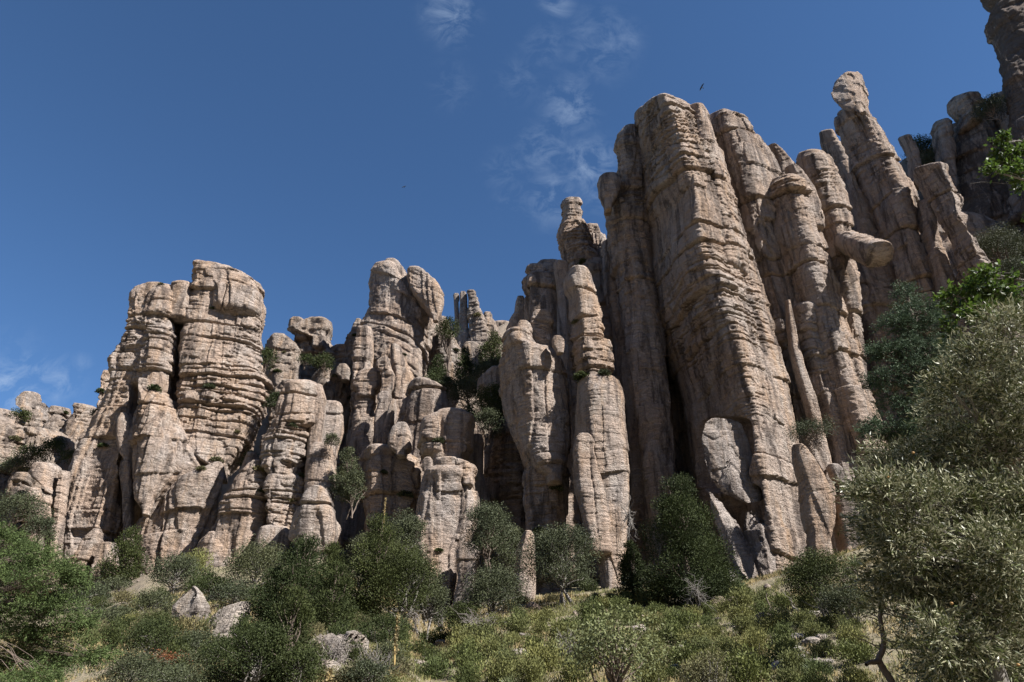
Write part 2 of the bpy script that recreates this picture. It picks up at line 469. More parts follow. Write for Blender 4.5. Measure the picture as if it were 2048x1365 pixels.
def rock(name, label, cat, D, rows, ratio=0.9, rot=0, sq=4.0, bed=1.0, group=None, px=1.5, mat='rock', seed=0, col=(0, 0, 0),
         smooth_below=None, rough=1.0, carve=(), h1=3.2, h2=0.75, lean=0.0, joints=1.0, bumpy=.8, dipx=0.0, tilt=0.65, lobes=0.065, parent=None):
    """rows: (y pixel, left pixel, right pixel) from the top down = the rock's outline at distance D; a closed solid of real depth"""
    rs = np.random.RandomState(seed + 17)
    rows = sorted(rows)
    if group in (GC, GL): rows = [(a_, b_ - .025 * (c_ - b_), c_ + .025 * (c_ - b_)) for a_, b_, c_ in rows]
    if group == GR and D >= 60 and 560 <= rows[-1][0] <= 1000:      # runs on down behind its neighbours
        (ya, la, ra), (yb, lb, rb) = rows[-2], rows[-1]
        g1_, g2_ = (lb - la) / (yb - ya), (rb - ra) / (yb - ya)
        rows.append((1150, lb + g1_ * .6 * (1150 - yb), rb + g2_ * .6 * (1150 - yb)))
    ry = np.array([r_[0] for r_ in rows], float); rl = np.array([r_[1] for r_ in rows], float); rr = np.array([r_[2] for r_ in rows], float)
    H = ry[-1] - ry[0]
    nv = max(10, int(H / px))
    py = np.linspace(ry[-1], ry[0], nv)                # bottom to top
    L = np.interp(py, ry, rl); R = np.interp(py, ry, rr)
    # round the closed ends
    e = min(0.5 * (rr[0] - rl[0]), H * .3)
    caps = []
    z = np.array([at(1024, p, D)[2] for p in py])
    # D is where the front face stands; the flanks lie further back and so read lower in the picture
    wpx = np.interp(py, ry, rr - rl)
    b_est = ratio * 0.5 * (0.65 * wpx + 0.35 * wpx.max()) * np.array([at(1024 + 1, p, D)[0] for p in py])
    zt_ = z[-1]; elt = (zt_ - EYE) / D
    tw_ = 1 - sstep(0, max(50, .28 * H), py - ry[0])
    tiltk = tilt * elt * tw_                              # the tops slope down towards the viewer
    pys = proj(0, D + b_est, z + tiltk * b_est)[1]
    pys = np.minimum(pys, ry[-1])
    L = np.interp(pys, ry, rl); R = np.interp(pys, ry, rr)
    py_u = py; py = pys
    u_l = np.array([at(l, p, D + bb)[0] for l, p, bb in zip(L, py, b_est)]); u_r = np.array([at(r_, p, D + bb)[0] for r_, p, bb in zip(R, py, b_est)])
    c0 = (u_l + u_r) / 2; a0 = (u_r - u_l) / 2
    amax = a0.max(); 
    bhalf = ratio * (0.65 * a0 + 0.35 * amax * np.minimum(1, a0 / (0.35 * amax)))
    # section
    per = 2 * PI * (0.5 * (amax + bhalf.max()))
    step = px * 1.15 * D / F
    nu = int(np.clip(per * 0.72 / step, 24, 420))
    tt = np.linspace(0, 1, nu, endpoint=False)
    th = 2 * PI * tt
    th = th - 0.33 * np.cos(th) * -1 * 1.0 * 0 + (-0.38) * np.sin(th - (-PI / 2)) * -1 * -1   # denser on the side facing -y
    TH, Zg = np.meshgrid(th, z)
    n_ = sq
    ro = math.radians(rot)
    tw = ro + 0.12 * vn(Zg * 0.05 + seed, Zg * 0 + 3.3, Zg * 0)
    cx_, sx_ = np.abs(np.cos(TH - tw)), np.abs(np.sin(TH - tw))
    r = (cx_ ** n_ + sx_ ** n_) ** (-1 / n_)
    lob = 0
    for k in (2, 3, 5):
        ph = rs.rand() * 6.28
        lob = lob + lobes * (1.6 / k) * np.cos(k * TH + ph + 2.2 * vn(Zg * 0.09 + k * 5 + seed, Zg * 0, Zg * 0 + k))
    r = r * (1 + lob)
    X = r * np.cos(TH); Y = r * np.sin(TH)
    mxm = X.max(1, keepdims=True); mnm = X.min(1, keepdims=True)
    X = (X - (mxm + mnm) / 2) / ((mxm - mnm) / 2)
    my = (Y.max(1, keepdims=True) - Y.min(1, keepdims=True)) / 2
    Y = Y / my
    b = bhalf[:, None]
    cc, aa = c0[:, None].copy(), a0[:, None].copy()
    zz = Zg
    yy = D + b + b * Y + lean * (zz - z[0])
    zpre = zz
    zz = zz + tiltk[:, None] * b * (1 + Y)
    for _ in range(3):
        pxx, _p = proj(cc + aa * X, yy, zz)
        pl, pr = pxx.min(1, keepdims=True), pxx.max(1, keepdims=True)
        tl, tr = L[:, None], R[:, None]
        sc = D / F * np.maximum(1.0, 1 + (zz[:, :1] / D) * .4)
        cc += ((tl + tr) / 2 - (pl + pr) / 2) * sc
        aa *= np.clip((tr - tl) / np.maximum(pr - pl, .5), .5, 2)
    x = cc + aa * X; y = yy
    # outward normal of the section (horizontal)
    dx = np.roll(x, -1, 1) - np.roll(x, 1, 1); dy = np.roll(y, -1, 1) - np.roll(y, 1, 1)
    ln = np.sqrt(dx * dx + dy * dy) + 1e-9
    nx_, ny_ = dy / ln, -dx / ln
    sc = D / 55.0
    o1, o2, o3 = seed * 3.7, seed * 1.9, seed * 0.7
    w1 = vn(x * .09 + o1, y * .09 + o2, zz * .12)
    w2 = vn(x * .32 + o1, y * .32 + o2, zz * .5)
    s = .5 * (zz + zpre) + 2.2 * w1 + 0.7 * w2 + dipx * x
    q1, q2 = x * .2 + o1, y * .2 + o2
    big = amax > 2.2
    p1, g1, k1 = beds(s, 3.6 if big else h1, q1, q2, 3 if big else seed + 3, saw=.8, amp=1.0, gw=.035)
    p2, g2, k2 = beds(s + .3 * w2, h2 * (0.85 + .35 * rs.rand()), x * .38 + o2, y * .38 + o1, seed + 5, saw=.9, amp=.6, gw=.10)
    B = bed * np.ones_like(zz)
    if smooth_below is not None:
        zb = at(1024, smooth_below, D)[2]
        B = bed * (0.22 + 0.78 * sstep(zb - 5, zb + 5, zz + 4 * w1))
    B2 = B * (0.10 + 1.45 * sstep(-0.12, 0.2, vn(x * .13 + o2, y * .13, zz * .1 + o1)))
    d = B * (0.20 * p1 + 0.62 * g1) + B2 * (0.12 * p2 + 0.32 * g2)
    # lens-shaped partings
    lens = np.abs(vn(x * .42 + o1, y * .42 + o2, zz * 2.6 + w2 * 1.4))
    d -= B2 * 0.28 * (1 - sstep(0, .045, lens)) * sstep(-.15, .2, vn(x * .3, y * .3 + o1, zz * .3))
    # steep joints
    jn = np.abs(vn(x * .33 + o2 + .35 * w2, y * .33 + o1, zz * .03 + o3))
    d -= joints * 0.40 * (1 - sstep(0, .035, jn)) * sstep(-.05, .15, vn(x * .1 + o1, y * .1, zz * .06 + o2))
    # overall lumps and roughness
    d += bumpy * (0.60 * vn(x * .16 + o1, y * .16, zz * .13 + o2) + 0.26 * vn(x * .5 + o2, y * .5, zz * .6 + o1))
    rg = fbm(x * 1.5 + o1, y * 1.5, zz * 2.3 + o2, 4, .6)
    d += rough * (0.30 * rg)
    # upright slabs: faces step back along steep joints
    sv = vn(x * .22 + o3 + .08 * w2, y * .22 + o1, zz * .045 + o2)
    for th_, dep_ in ((-.12, .30), (.02, .34), (.14, .30)):
        d -= dep_ * joints * (sstep(th_, th_ + .012, sv) - .5)
    # blunt scars where slabs have fallen, squared facets
    # broken off bed by bed, so the scars have level tops and steep sides
    sv = vn(x * .30 + o2 + .12 * w2, y * .30 + o1, k1 * 5.37 + o3)
    d -= bumpy * (.30 * sstep(.06, .075, sv) + .26 * sstep(-.10, -.085, sv) - .25)
    sv = vn(x * .85 + o3 + .1 * w2, y * .85 + o2, k2 * 3.71 + o1)
    d -= bumpy * B2 * (.12 * sstep(.05, .07, sv) + .10 * sstep(-.12, -.10, sv) - .1)
    sv = vn(x * 1.1 + o1, y * 1.1 + o3, zz * 1.3 + 2)
    d -= 0.07 * sstep(.08, .10, sv) * bumpy
    lim = np.minimum(1.0, a0[:, None] / 2.2)          # small rocks keep their shape
    edge_t = sstep(0, 1, (z[-1] - zpre) / 1.2) * .75 + .25
    d = d * lim * edge_t * min(1.0, 0.35 + amax / 6.0)
    PX, PY = proj(x, y, zz)
    for cv in carve:
        cx, cy, rx, ry_, dep = cv[:5]
        pw = cv[5] if len(cv) > 5 else 4
        k = ((np.abs((PX - cx + 3 * vn(zz, x, y)) / rx)) ** pw + (np.abs((PY - cy + 8 * w2) / ry_)) ** pw) ** (1 / pw)
        front = (ny_ < 0.25)
        d = d - dep * (1 - sstep(.86, 1.06, k)) * front
    x = x + d * nx_; y = y + d * ny_
    # close the ends with shrinking rings
    def cap(ix, dz, sgn):
        cxm, cym = x[ix].mean(), y[ix].mean()
        rings = []
        for q in (.30, .55, .78, .92, .995):
            f = math.cos(q * PI / 2)
            nzv = 0.25 * rough * lim[ix, 0] * vn(x[ix] * .8 + o1, y[ix] * .8 + q * 4, zz[ix] * .8)
            zm = zz[ix].mean()
            rings.append(np.stack([cxm + (x[ix] - cxm) * f, cym + (y[ix] - cym) * f, zm + (zz[ix] - zm) * f + sgn * (dz * math.sin(q * PI / 2)) + nzv * q], 1))
        return rings
    wtop = (x[-1].max() - x[-1].min()) / 2; wbot = (x[0].max() - x[0].min()) / 2
    top = cap(-1, min(.28 * wtop, 1.6), 1)
    bot = cap(0, min(.35 * wbot, 1.6), -1)[::-1]
    G = np.concatenate([np.stack([x, y, zz], 2)], 0)
    V = np.concatenate([np.stack(bot), G, np.stack(top)], 0).astype(np.float32)
    nr = V.shape[0]
    loc = (float(x[0].mean()), float(y[0].mean()), float(z[0]))
    V = V.reshape(-1, 3) - np.array(loc, np.float32)
    i = np.arange((nr - 1) * nu); r_ = i // nu; c_ = i % nu; c2 = (c_ + 1) % nu
    fc = np.stack([r_ * nu + c_, r_ * nu + c2, (r_ + 1) * nu + c2, (r_ + 1) * nu + c_], 1)
    n0 = len(V)
    V = np.concatenate([V, V[:nu].mean(0, keepdims=True), V[-nu:].mean(0, keepdims=True)])
    c_ = np.arange(nu); c2 = (c_ + 1) % nu
    tb = np.stack([c2, c_, np.full(nu, n0)], 1); tp = np.stack([(nr - 1) * nu + c_, (nr - 1) * nu + c2, np.full(nu, n0 + 1)], 1)
    o = mesh_obj(name, V, [fc, np.concatenate([tb, tp])], M[mat], loc if parent is None else tuple(np.array(loc) - np.array(parent.location)), parent)
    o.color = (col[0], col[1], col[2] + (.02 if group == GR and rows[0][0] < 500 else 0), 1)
    if parent is None: tag(o, label, cat, group, 'thing')
    return o

_sd = [0]
def R(name, label, cat, D, rows, **k):
    _sd[0] += 1
    k.setdefault('seed', _sd[0])
    return rock(name, label, cat, D, rows, **k)

GR = 'tall leaning rock columns of the right cluster'
GF = 'rocks of the far left ridge'

# ---- far left ridge
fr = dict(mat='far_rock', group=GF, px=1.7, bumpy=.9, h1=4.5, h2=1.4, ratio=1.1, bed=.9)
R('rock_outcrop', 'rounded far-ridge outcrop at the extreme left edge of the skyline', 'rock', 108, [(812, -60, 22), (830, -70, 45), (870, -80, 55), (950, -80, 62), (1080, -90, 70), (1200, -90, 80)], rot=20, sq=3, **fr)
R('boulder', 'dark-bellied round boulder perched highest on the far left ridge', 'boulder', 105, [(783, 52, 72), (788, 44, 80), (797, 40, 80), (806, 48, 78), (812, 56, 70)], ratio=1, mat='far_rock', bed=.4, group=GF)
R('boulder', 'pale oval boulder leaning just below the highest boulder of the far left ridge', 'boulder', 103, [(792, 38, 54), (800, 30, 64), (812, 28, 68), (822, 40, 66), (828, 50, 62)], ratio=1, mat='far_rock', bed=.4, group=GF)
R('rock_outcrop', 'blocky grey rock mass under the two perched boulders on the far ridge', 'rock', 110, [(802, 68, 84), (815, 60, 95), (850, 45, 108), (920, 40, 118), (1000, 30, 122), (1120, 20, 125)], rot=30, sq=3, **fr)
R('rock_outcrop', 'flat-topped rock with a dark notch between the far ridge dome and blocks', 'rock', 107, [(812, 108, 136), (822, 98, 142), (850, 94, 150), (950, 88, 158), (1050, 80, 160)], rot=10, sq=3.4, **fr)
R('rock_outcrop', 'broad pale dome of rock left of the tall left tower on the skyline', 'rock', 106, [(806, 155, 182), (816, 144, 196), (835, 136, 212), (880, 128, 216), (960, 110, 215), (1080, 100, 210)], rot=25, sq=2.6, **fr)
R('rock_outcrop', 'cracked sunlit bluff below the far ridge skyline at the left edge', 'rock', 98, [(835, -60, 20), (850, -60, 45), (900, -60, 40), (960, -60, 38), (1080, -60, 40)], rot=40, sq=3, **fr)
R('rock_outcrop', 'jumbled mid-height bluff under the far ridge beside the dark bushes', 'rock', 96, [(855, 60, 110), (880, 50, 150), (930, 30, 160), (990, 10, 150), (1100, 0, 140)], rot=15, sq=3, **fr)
R('rock_slab', 'narrow stepped slab of pale blocks behind the left edge of the left tower', 'rock', 94, [(740, 212, 226), (760, 205, 240), (785, 199, 245), (805, 194, 250), (835, 184, 255), (880, 170, 260), (960, 160, 260)], ratio=1.2, rot=35, sq=4, group=GL, h1=3.4)
R('boulder', 'brown overhanging boulder with a shaded right side above the layered boulder, lower left', 'boulder', 72, [(926, 72, 110), (934, 66, 122), (950, 64, 124), (962, 68, 120), (972, 80, 108), (982, 90, 104)], ratio=1, bed=.5, group=GF)
R('boulder', 'layered oval boulder overhanging a pale pedestal, lower left', 'boulder', 71, [(976, 62, 90), (988, 55, 104), (1005, 48, 108), (1020, 49, 108), (1030, 56, 104)], ratio=1, bed=.9, group=GF, h1=1.6)
R('rock_pedestal', 'pale pedestal rock carrying the layered oval boulder, lower left', 'rock', 72, [(1024, 50, 100), (1040, 42, 104), (1060, 38, 108), (1110, 30, 112), (1180, 20, 112)], ratio=1, bed=.6, group=GF)
R('rock_column', 'thin stack of small blocks left of the long smooth left tower', 'rock', 73, [(942, 118, 142), (970, 112, 142), (1020, 106, 136), (1070, 100, 130), (1120, 96, 126), (1180, 90, 126)], ratio=1, bed=1.2, group=GF, h1=2.2, sq=4)
R('rock_outcrop', 'low stepped rocks among bushes at the left edge below the far ridge', 'rock', 74, [(945, 35, 70), (960, 22, 80), (1000, 12, 70), (1060, 5, 60), (1160, 0, 60)], bed=.8, **{k: v for k, v in fr.items() if k != 'bed'})

# ---- left cluster
R('rock_tower', 'long pale tower at the far left of the cluster, smooth below and blocky above', 'rock tower', 75.6,
  [(572, 278, 384), (582, 270, 386), (605, 261, 390), (640, 258, 388), (680, 250, 385), (715, 242, 380), (735, 229, 380), (775, 230, 378), (835, 206, 375), (870, 192, 372), (900, 170, 365), (950, 150, 300), (1000, 138, 285), (1080, 124, 262), (1130, 122, 258), (1200, 112, 258)],
  ratio=.8, rot=-12, sq=4, bed=.75, smooth_below=850, group=GL, carve=[(372, 690, 11, 26, 2.6), (246, 980, 9, 90, 2.4), (262, 820, 12, 60, 2.5)], px=1.4)
R('boulder', 'squarish cracked block on top of the long pale tower at the left', 'boulder', 75.8, [(566, 305, 336), (572, 285, 337), (590, 265, 336), (608, 262, 335), (622, 290, 334)], ratio=.8, sq=4, bed=.3, group=GL, bumpy=.4)
R('boulder', 'cracked block wedged between the square block and the big layered pillar, upper left', 'boulder', 76.0, [(563, 345, 385), (575, 339, 392), (605, 337, 392), (628, 338, 385)], ratio=.8, sq=4, bed=.4, group=GL, bumpy=.4)
R('rock_tower', 'flat-topped tower with dozens of thin layers, the highest of the left cluster', 'rock tower', 76,
  [(530, 394, 452), (543, 389, 492), (556, 388, 510), (575, 388, 524), (590, 384, 525), (600, 378, 527), (622, 374, 528), (645, 372, 520), (700, 368, 519), (750, 364, 517), (768, 362, 530), (795, 362, 536), (812, 361, 530), (835, 356, 515), (870, 350, 508), (895, 352, 498), (920, 372, 484), (942, 405, 468), (952, 425, 455)],
  ratio=1.0, rot=14, sq=4.5, bed=1.35, smooth_below=850, group=GL, h1=4.4, h2=.95, joints=.4, px=1.3, bumpy=.8)
R('balanced_rock', 'tilted slab capping the many-layered tower, overhanging to the right', 'rock', 76.0, [(521, 398, 418), (526, 388, 445), (540, 385, 482), (552, 386, 505), (563, 390, 516), (578, 391, 525), (592, 396, 527), (604, 425, 529)],
  ratio=1.0, rot=14, sq=4.5, bed=.7, group=GL, h1=3, bumpy=.3, dipx=.2, tilt=.3, seed=77)
R('rock_fin', 'tall fin with a pointed belly hanging over the lowest slab, left cluster', 'rock fin', 74,
  [(756, 279, 298), (770, 275, 310), (800, 274, 350), (830, 273, 366), (870, 270, 380), (905, 267, 402), (940, 266, 410), (965, 268, 385), (990, 271, 350), (1010, 276, 325), (1028, 286, 302)],
  ratio=.9, rot=20, sq=3, bed=.7, smooth_below=860, group=GL, px=1.4, col=(0, .02, .02))
R('rock_slab', 'huge smooth pale slab at the foot of the left cluster behind the bushes', 'rock', 75,
  [(925, 432, 442), (935, 415, 448), (960, 375, 452), (990, 335, 450), (1030, 300, 440), (1060, 280, 432), (1095, 270, 418), (1140, 268, 405), (1200, 266, 400)],
  ratio=.7, rot=18, sq=3, bed=.45, smooth_below=700, group=GL, px=1.4)
R('rock_column', 'slim dark column wedged in the crack behind the fin, left cluster', 'rock', 75.4, [(826, 243, 260), (840, 238, 266), (880, 236, 272), (910, 242, 268), (922, 250, 264)], ratio=1, group=GL, bed=.5, sq=3)
R('rock_column', 'dark streaked column low in the crack beside the pale tower, left cluster', 'rock', 75.2, [(922, 243, 264), (940, 240, 268), (1000, 246, 270), (1060, 247, 268), (1130, 246, 268), (1190, 246, 268)], ratio=1, group=GL, bed=.5, sq=3, col=(.05, 0, .07))
R('rock_stack', 'small stack of thin rock plates at the foot of the long pale tower', 'rock', 73.6, [(1058, 188, 202), (1068, 178, 206), (1078, 168, 202), (1086, 164, 204), (1094, 160, 198), (1104, 158, 192), (1120, 142, 186), (1135, 135, 180), (1165, 128, 170), (1200, 125, 168)], ratio=.9, bed=1.4, h1=1.2, h2=.5, group=GL)
R('rock_outcrop', 'rounded grey foot of rock behind the small juniper, lower left', 'rock', 73.2, [(1085, 205, 232), (1110, 192, 245), (1150, 178, 262), (1195, 172, 268)], ratio=.9, bed=.4, group=GL, col=(.1, 0, 0))
R('rock_slab', 'slanting pale slab between the left cluster and the middle pillars', 'rock', 74, [(905, 495, 512), (930, 486, 520), (1000, 458, 512), (1060, 425, 490), (1090, 412, 480), (1160, 400, 470)], ratio=.8, bed=.7, group=GL, rot=20)
R('rock_slab', 'big pale block with a flat grey face in the bushes below the pillars', 'rock', 71, [(1066, 418, 455), (1078, 410, 480), (1105, 406, 520), (1135, 402, 515), (1180, 395, 500)], ratio=.8, bed=.35, group=GL, rot=25, sq=4)
R('boulder', 'small round pale boulder peeking from bushes left of the grey-faced block', 'boulder', 70, [(1118, 374, 400), (1124, 368, 408), (1136, 366, 410), (1150, 368, 408)], ratio=1, bed=.2)

# ---- group between left cluster and heart tower
R('rock_pillar', 'leaning banded pillar with a rounded lower end right of the left cluster', 'rock pillar', 70,
  [(764, 575, 622), (770, 570, 636), (800, 562, 636), (850, 554, 630), (880, 545, 624), (900, 537, 620), (930, 531, 614), (945, 531, 608), (955, 540, 600)], ratio=1, rot=20, sq=3.2, bed=1.1, group=GC, h1=2.8)
R('rock_block', 'rounded double block under the leaning banded pillar', 'rock', 70, [(953, 536, 602), (962, 532, 610), (1000, 528, 611), (1025, 528, 604), (1050, 531, 598), (1062, 545, 585)], ratio=1, rot=20, sq=3.2, bed=.9, group=GC, h1=3.2)
R('rock_slab', 'white-streaked base slab under the rounded double block', 'rock', 69.5, [(1056, 522, 575), (1066, 518, 582), (1100, 512, 578), (1140, 500, 570), (1190, 495, 570)], ratio=.9, bed=.5, rot=10, group=GC, col=(.1, 0, 0))
R('rock_pillar', 'stepped pale pillar leaning against the left side of the banded pillar', 'rock pillar', 71, [(921, 508, 528), (930, 497, 530), (948, 484, 530), (960, 478, 532), (972, 474, 532), (1000, 452, 529), (1050, 436, 527), (1065, 430, 524), (1100, 420, 512), (1150, 410, 505)], ratio=1, rot=10, sq=3, bed=.95, group=GC, h1=2.4)
R('rock_fin', 'thin upright rib on the right flank of the banded pillar', 'rock fin', 71.5, [(768, 630, 644), (800, 626, 652), (850, 620, 646), (900, 616, 640), (950, 612, 632), (990, 604, 622)], ratio=1.4, bed=.5, group=GC, sq=3)
R('rock_column', 'short flat-topped column behind the rib, left of the deep dark gap', 'rock', 76, [(803, 650, 680), (812, 642, 684), (860, 636, 684), (900, 625, 672), (940, 622, 668)], ratio=1, bed=.8, group=GC, sq=4)
R('rock_column', 'smooth grey-brown column rising behind the beehive rock', 'rock', 70, [(886, 630, 655), (895, 622, 664), (940, 618, 668), (1000, 614, 664), (1060, 606, 660)], ratio=1, bed=.5, group=GC, sq=3.4)
R('beehive_rock', 'grey beehive-shaped rock with wavy layers above the dark junipers', 'rock', 66, [(972, 630, 645), (980, 616, 660), (1000, 605, 668), (1030, 595, 676), (1060, 586, 682), (1080, 583, 685), (1094, 588, 680), (1102, 600, 670)], ratio=1, bed=1.3, h1=2.4, h2=.6, group=GC, col=(.08, 0, .05))
R('rock_slab', 'small white-topped slab under the beehive rock', 'rock', 66.4, [(1092, 634, 658), (1100, 628, 664), (1130, 622, 662), (1170, 618, 655)], ratio=1, bed=.3, group=GC, col=(.1, 0, 0))

# ---- background behind (mushroom group)
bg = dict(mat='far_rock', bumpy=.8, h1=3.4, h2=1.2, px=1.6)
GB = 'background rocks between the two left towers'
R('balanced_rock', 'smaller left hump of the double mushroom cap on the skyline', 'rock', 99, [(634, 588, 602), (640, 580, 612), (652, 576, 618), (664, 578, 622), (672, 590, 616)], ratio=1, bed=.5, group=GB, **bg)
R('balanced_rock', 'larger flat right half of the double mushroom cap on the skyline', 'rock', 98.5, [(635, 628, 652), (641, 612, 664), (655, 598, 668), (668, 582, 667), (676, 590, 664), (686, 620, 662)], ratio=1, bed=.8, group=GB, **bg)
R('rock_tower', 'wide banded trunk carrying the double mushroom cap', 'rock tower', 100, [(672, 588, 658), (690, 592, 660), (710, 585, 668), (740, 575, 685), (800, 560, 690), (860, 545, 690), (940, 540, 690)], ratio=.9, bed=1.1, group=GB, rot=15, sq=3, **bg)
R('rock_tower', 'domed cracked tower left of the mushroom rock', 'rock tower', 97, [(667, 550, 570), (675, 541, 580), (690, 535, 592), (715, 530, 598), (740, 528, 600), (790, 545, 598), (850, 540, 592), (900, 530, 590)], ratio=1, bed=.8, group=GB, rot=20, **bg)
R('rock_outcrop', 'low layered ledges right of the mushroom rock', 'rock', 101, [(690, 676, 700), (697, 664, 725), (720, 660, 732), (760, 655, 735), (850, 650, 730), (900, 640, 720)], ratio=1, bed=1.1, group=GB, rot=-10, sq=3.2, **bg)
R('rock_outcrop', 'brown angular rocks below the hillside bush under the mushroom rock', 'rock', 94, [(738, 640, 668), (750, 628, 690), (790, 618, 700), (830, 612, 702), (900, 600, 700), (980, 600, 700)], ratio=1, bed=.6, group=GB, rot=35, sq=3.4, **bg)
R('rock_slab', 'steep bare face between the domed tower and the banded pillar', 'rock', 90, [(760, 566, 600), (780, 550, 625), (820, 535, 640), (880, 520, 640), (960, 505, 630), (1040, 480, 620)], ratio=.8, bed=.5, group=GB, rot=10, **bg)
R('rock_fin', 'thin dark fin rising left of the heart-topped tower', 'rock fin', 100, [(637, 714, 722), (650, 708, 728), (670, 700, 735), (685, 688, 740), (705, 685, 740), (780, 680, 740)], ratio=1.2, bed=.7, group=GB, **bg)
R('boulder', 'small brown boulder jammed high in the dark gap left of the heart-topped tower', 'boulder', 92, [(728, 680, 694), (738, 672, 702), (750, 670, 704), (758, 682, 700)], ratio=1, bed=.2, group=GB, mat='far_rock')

# ---- heart tower
R('rock_tower', 'broad smooth tower with a heart-shaped split top, centre left', 'rock tower', 90,
  [(524, 757, 786), (530, 750, 798), (545, 742, 808), (565, 738, 826), (590, 736, 848), (620, 733, 868), (640, 727, 877), (655, 722, 872), (668, 718, 862), (700, 708, 857), (760, 704, 853), (820, 702, 848), (880, 700, 835), (960, 700, 820)],
  ratio=.75, rot=-18, sq=3.2, bed=.6, group=GC, h1=6.5, h2=1.6, dipx=.45, px=1.4, bumpy=.6, joints=.5)
R('boulder', 'slab leaning on the left lobe of the heart-shaped top', 'boulder', 91, [(517, 776, 788), (522, 770, 796), (535, 772, 804), (550, 780, 811), (562, 794, 812)], ratio=1, bed=.2, group=GC)
R('boulder', 'large egg-shaped right lobe of the heart-shaped top', 'boulder', 88.5, [(533, 820, 836), (540, 814, 848), (556, 811, 862), (575, 815, 874), (595, 826, 883), (612, 842, 885), (628, 856, 882), (640, 866, 876)], ratio=.8, bed=.35, group=GC, dipx=.4, bumpy=.5)
R('rock_pillar', 'banded buttress on the left flank of the heart-topped tower', 'rock pillar', 86, [(652, 716, 742), (665, 710, 747), (700, 704, 748), (740, 702, 748), (770, 702, 746), (800, 700, 742), (860, 695, 735), (940, 690, 725)], ratio=1, bed=1.2, h1=2.4, h2=.9, group=GC, sq=3.2)
R('rounded_rock', 'rounded head of the front column below the heart-topped tower', 'rock', 82, [(738, 730, 752), (746, 718, 760), (765, 709, 761), (780, 707, 757), (787, 714, 750)], ratio=1, bed=.8, group=GC, h1=2)
R('rock_pillar', 'smooth front column with a knobbly neck below the heart-topped tower', 'rock pillar', 82.5, [(786, 714, 748), (795, 709, 752), (812, 710, 750), (822, 714, 746), (835, 710, 750), (880, 707, 758), (920, 698, 752), (960, 690, 740), (1020, 686, 735), (1080, 680, 735)], ratio=1, bed=.7, smooth_below=825, group=GC)
R('rock_fin', 'pointed brown fin standing against the middle of the heart-topped tower', 'rock fin', 83, [(688, 784, 794), (696, 780, 803), (720, 779, 812), (750, 782, 824), (775, 778, 832), (820, 775, 832), (870, 770, 820)], ratio=.9, bed=.5, group=GC, rot=30, sq=3)
R('rock_stack', 'knobbly little stack of blocks beside the fin under the heart-topped tower', 'rock', 81, [(714, 764, 776), (722, 754, 780), (735, 752, 783), (748, 762, 788), (758, 763, 790), (775, 764, 788), (785, 762, 782)], ratio=1, bed=1.2, h1=1.5, h2=.6, group=GC)
R('rock_pillar', 'slender pillar with a small mushroom head in the middle of the centre-left gap', 'rock pillar', 79, [(783, 764, 776), (790, 757, 782), (798, 756, 782), (806, 760, 778), (830, 752, 779), (870, 748, 778), (920, 742, 772), (980, 738, 765)], ratio=1, bed=.6, group=GC)
R('rock_fin', 'smooth blade of rock left of the blocky ribbed tower', 'rock fin', 77, [(798, 784, 792), (815, 778, 794), (850, 770, 790), (890, 752, 782), (930, 738, 776), (980, 730, 770)], ratio=1.6, bed=.3, group=GC)
R('rock_tower', 'ribbed dark-topped tower left of the gully with the junipers', 'rock tower', 72,
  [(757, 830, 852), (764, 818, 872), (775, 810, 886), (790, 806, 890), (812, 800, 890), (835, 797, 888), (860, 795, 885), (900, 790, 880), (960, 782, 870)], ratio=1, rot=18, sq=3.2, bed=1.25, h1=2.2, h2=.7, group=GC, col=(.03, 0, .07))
R('rock_block', 'round-bellied block overhanging a shadow on the ribbed tower', 'rock', 67, [(845, 796, 812), (855, 786, 818), (875, 780, 822), (893, 779, 822), (903, 782, 820), (909, 792, 812)], ratio=1, bed=.7, group=GC, h1=1.6)
R('rock_tower', 'broad banded base with orange stains left of the dark recess, mid cluster', 'rock tower', 68.5,
  [(892, 738, 770), (900, 728, 800), (920, 721, 832), (950, 719, 845), (980, 722, 842), (1010, 727, 832), (1030, 732, 826), (1080, 735, 830), (1130, 735, 830)], ratio=.85, rot=12, sq=3.6, bed=1.0, h1=2.4, h2=.8, smooth_below=970, group=GC, col=(0, .05, 0))
R('rock_block', 'wide flat-topped block on the tower right of the ribbed one', 'rock', 63, [(822, 885, 925), (830, 862, 944), (838, 850, 946), (860, 846, 942), (890, 843, 940), (904, 843, 937), (914, 850, 932), (921, 872, 920)], ratio=.9, rot=8, sq=4, bed=.9, h1=2.6, group=GC)
R('boulder', 'small knob wedged left of the lens-shaped boulder', 'boulder', 62, [(915, 850, 862), (921, 844, 866), (935, 843, 868), (945, 847, 865), (952, 852, 860)], ratio=1, bed=.2)
R('boulder', 'lens-shaped layered boulder casting a shadow on the smooth pillar below', 'boulder', 60.5, [(915, 886, 905), (921, 872, 930), (932, 867, 946), (945, 870, 948), (957, 890, 948), (967, 925, 946)], ratio=1.1, bed=.8, h1=1.6, h2=.6, dipx=-.2)
R('rock_pillar', 'broad smooth grey and orange pillar reaching the slope bottom, mid cluster', 'rock pillar', 60,
  [(938, 852, 945), (955, 852, 946), (975, 850, 948), (1000, 842, 952), (1030, 838, 952), (1060, 832, 940), (1075, 828, 930), (1110, 828, 918), (1160, 838, 914), (1200, 850, 906), (1250, 862, 885), (1275, 865, 880)],
  ratio=.75, rot=10, sq=3, bed=.3, group=GC, smooth_below=500, col=(.07, .05, .02), px=1.4)
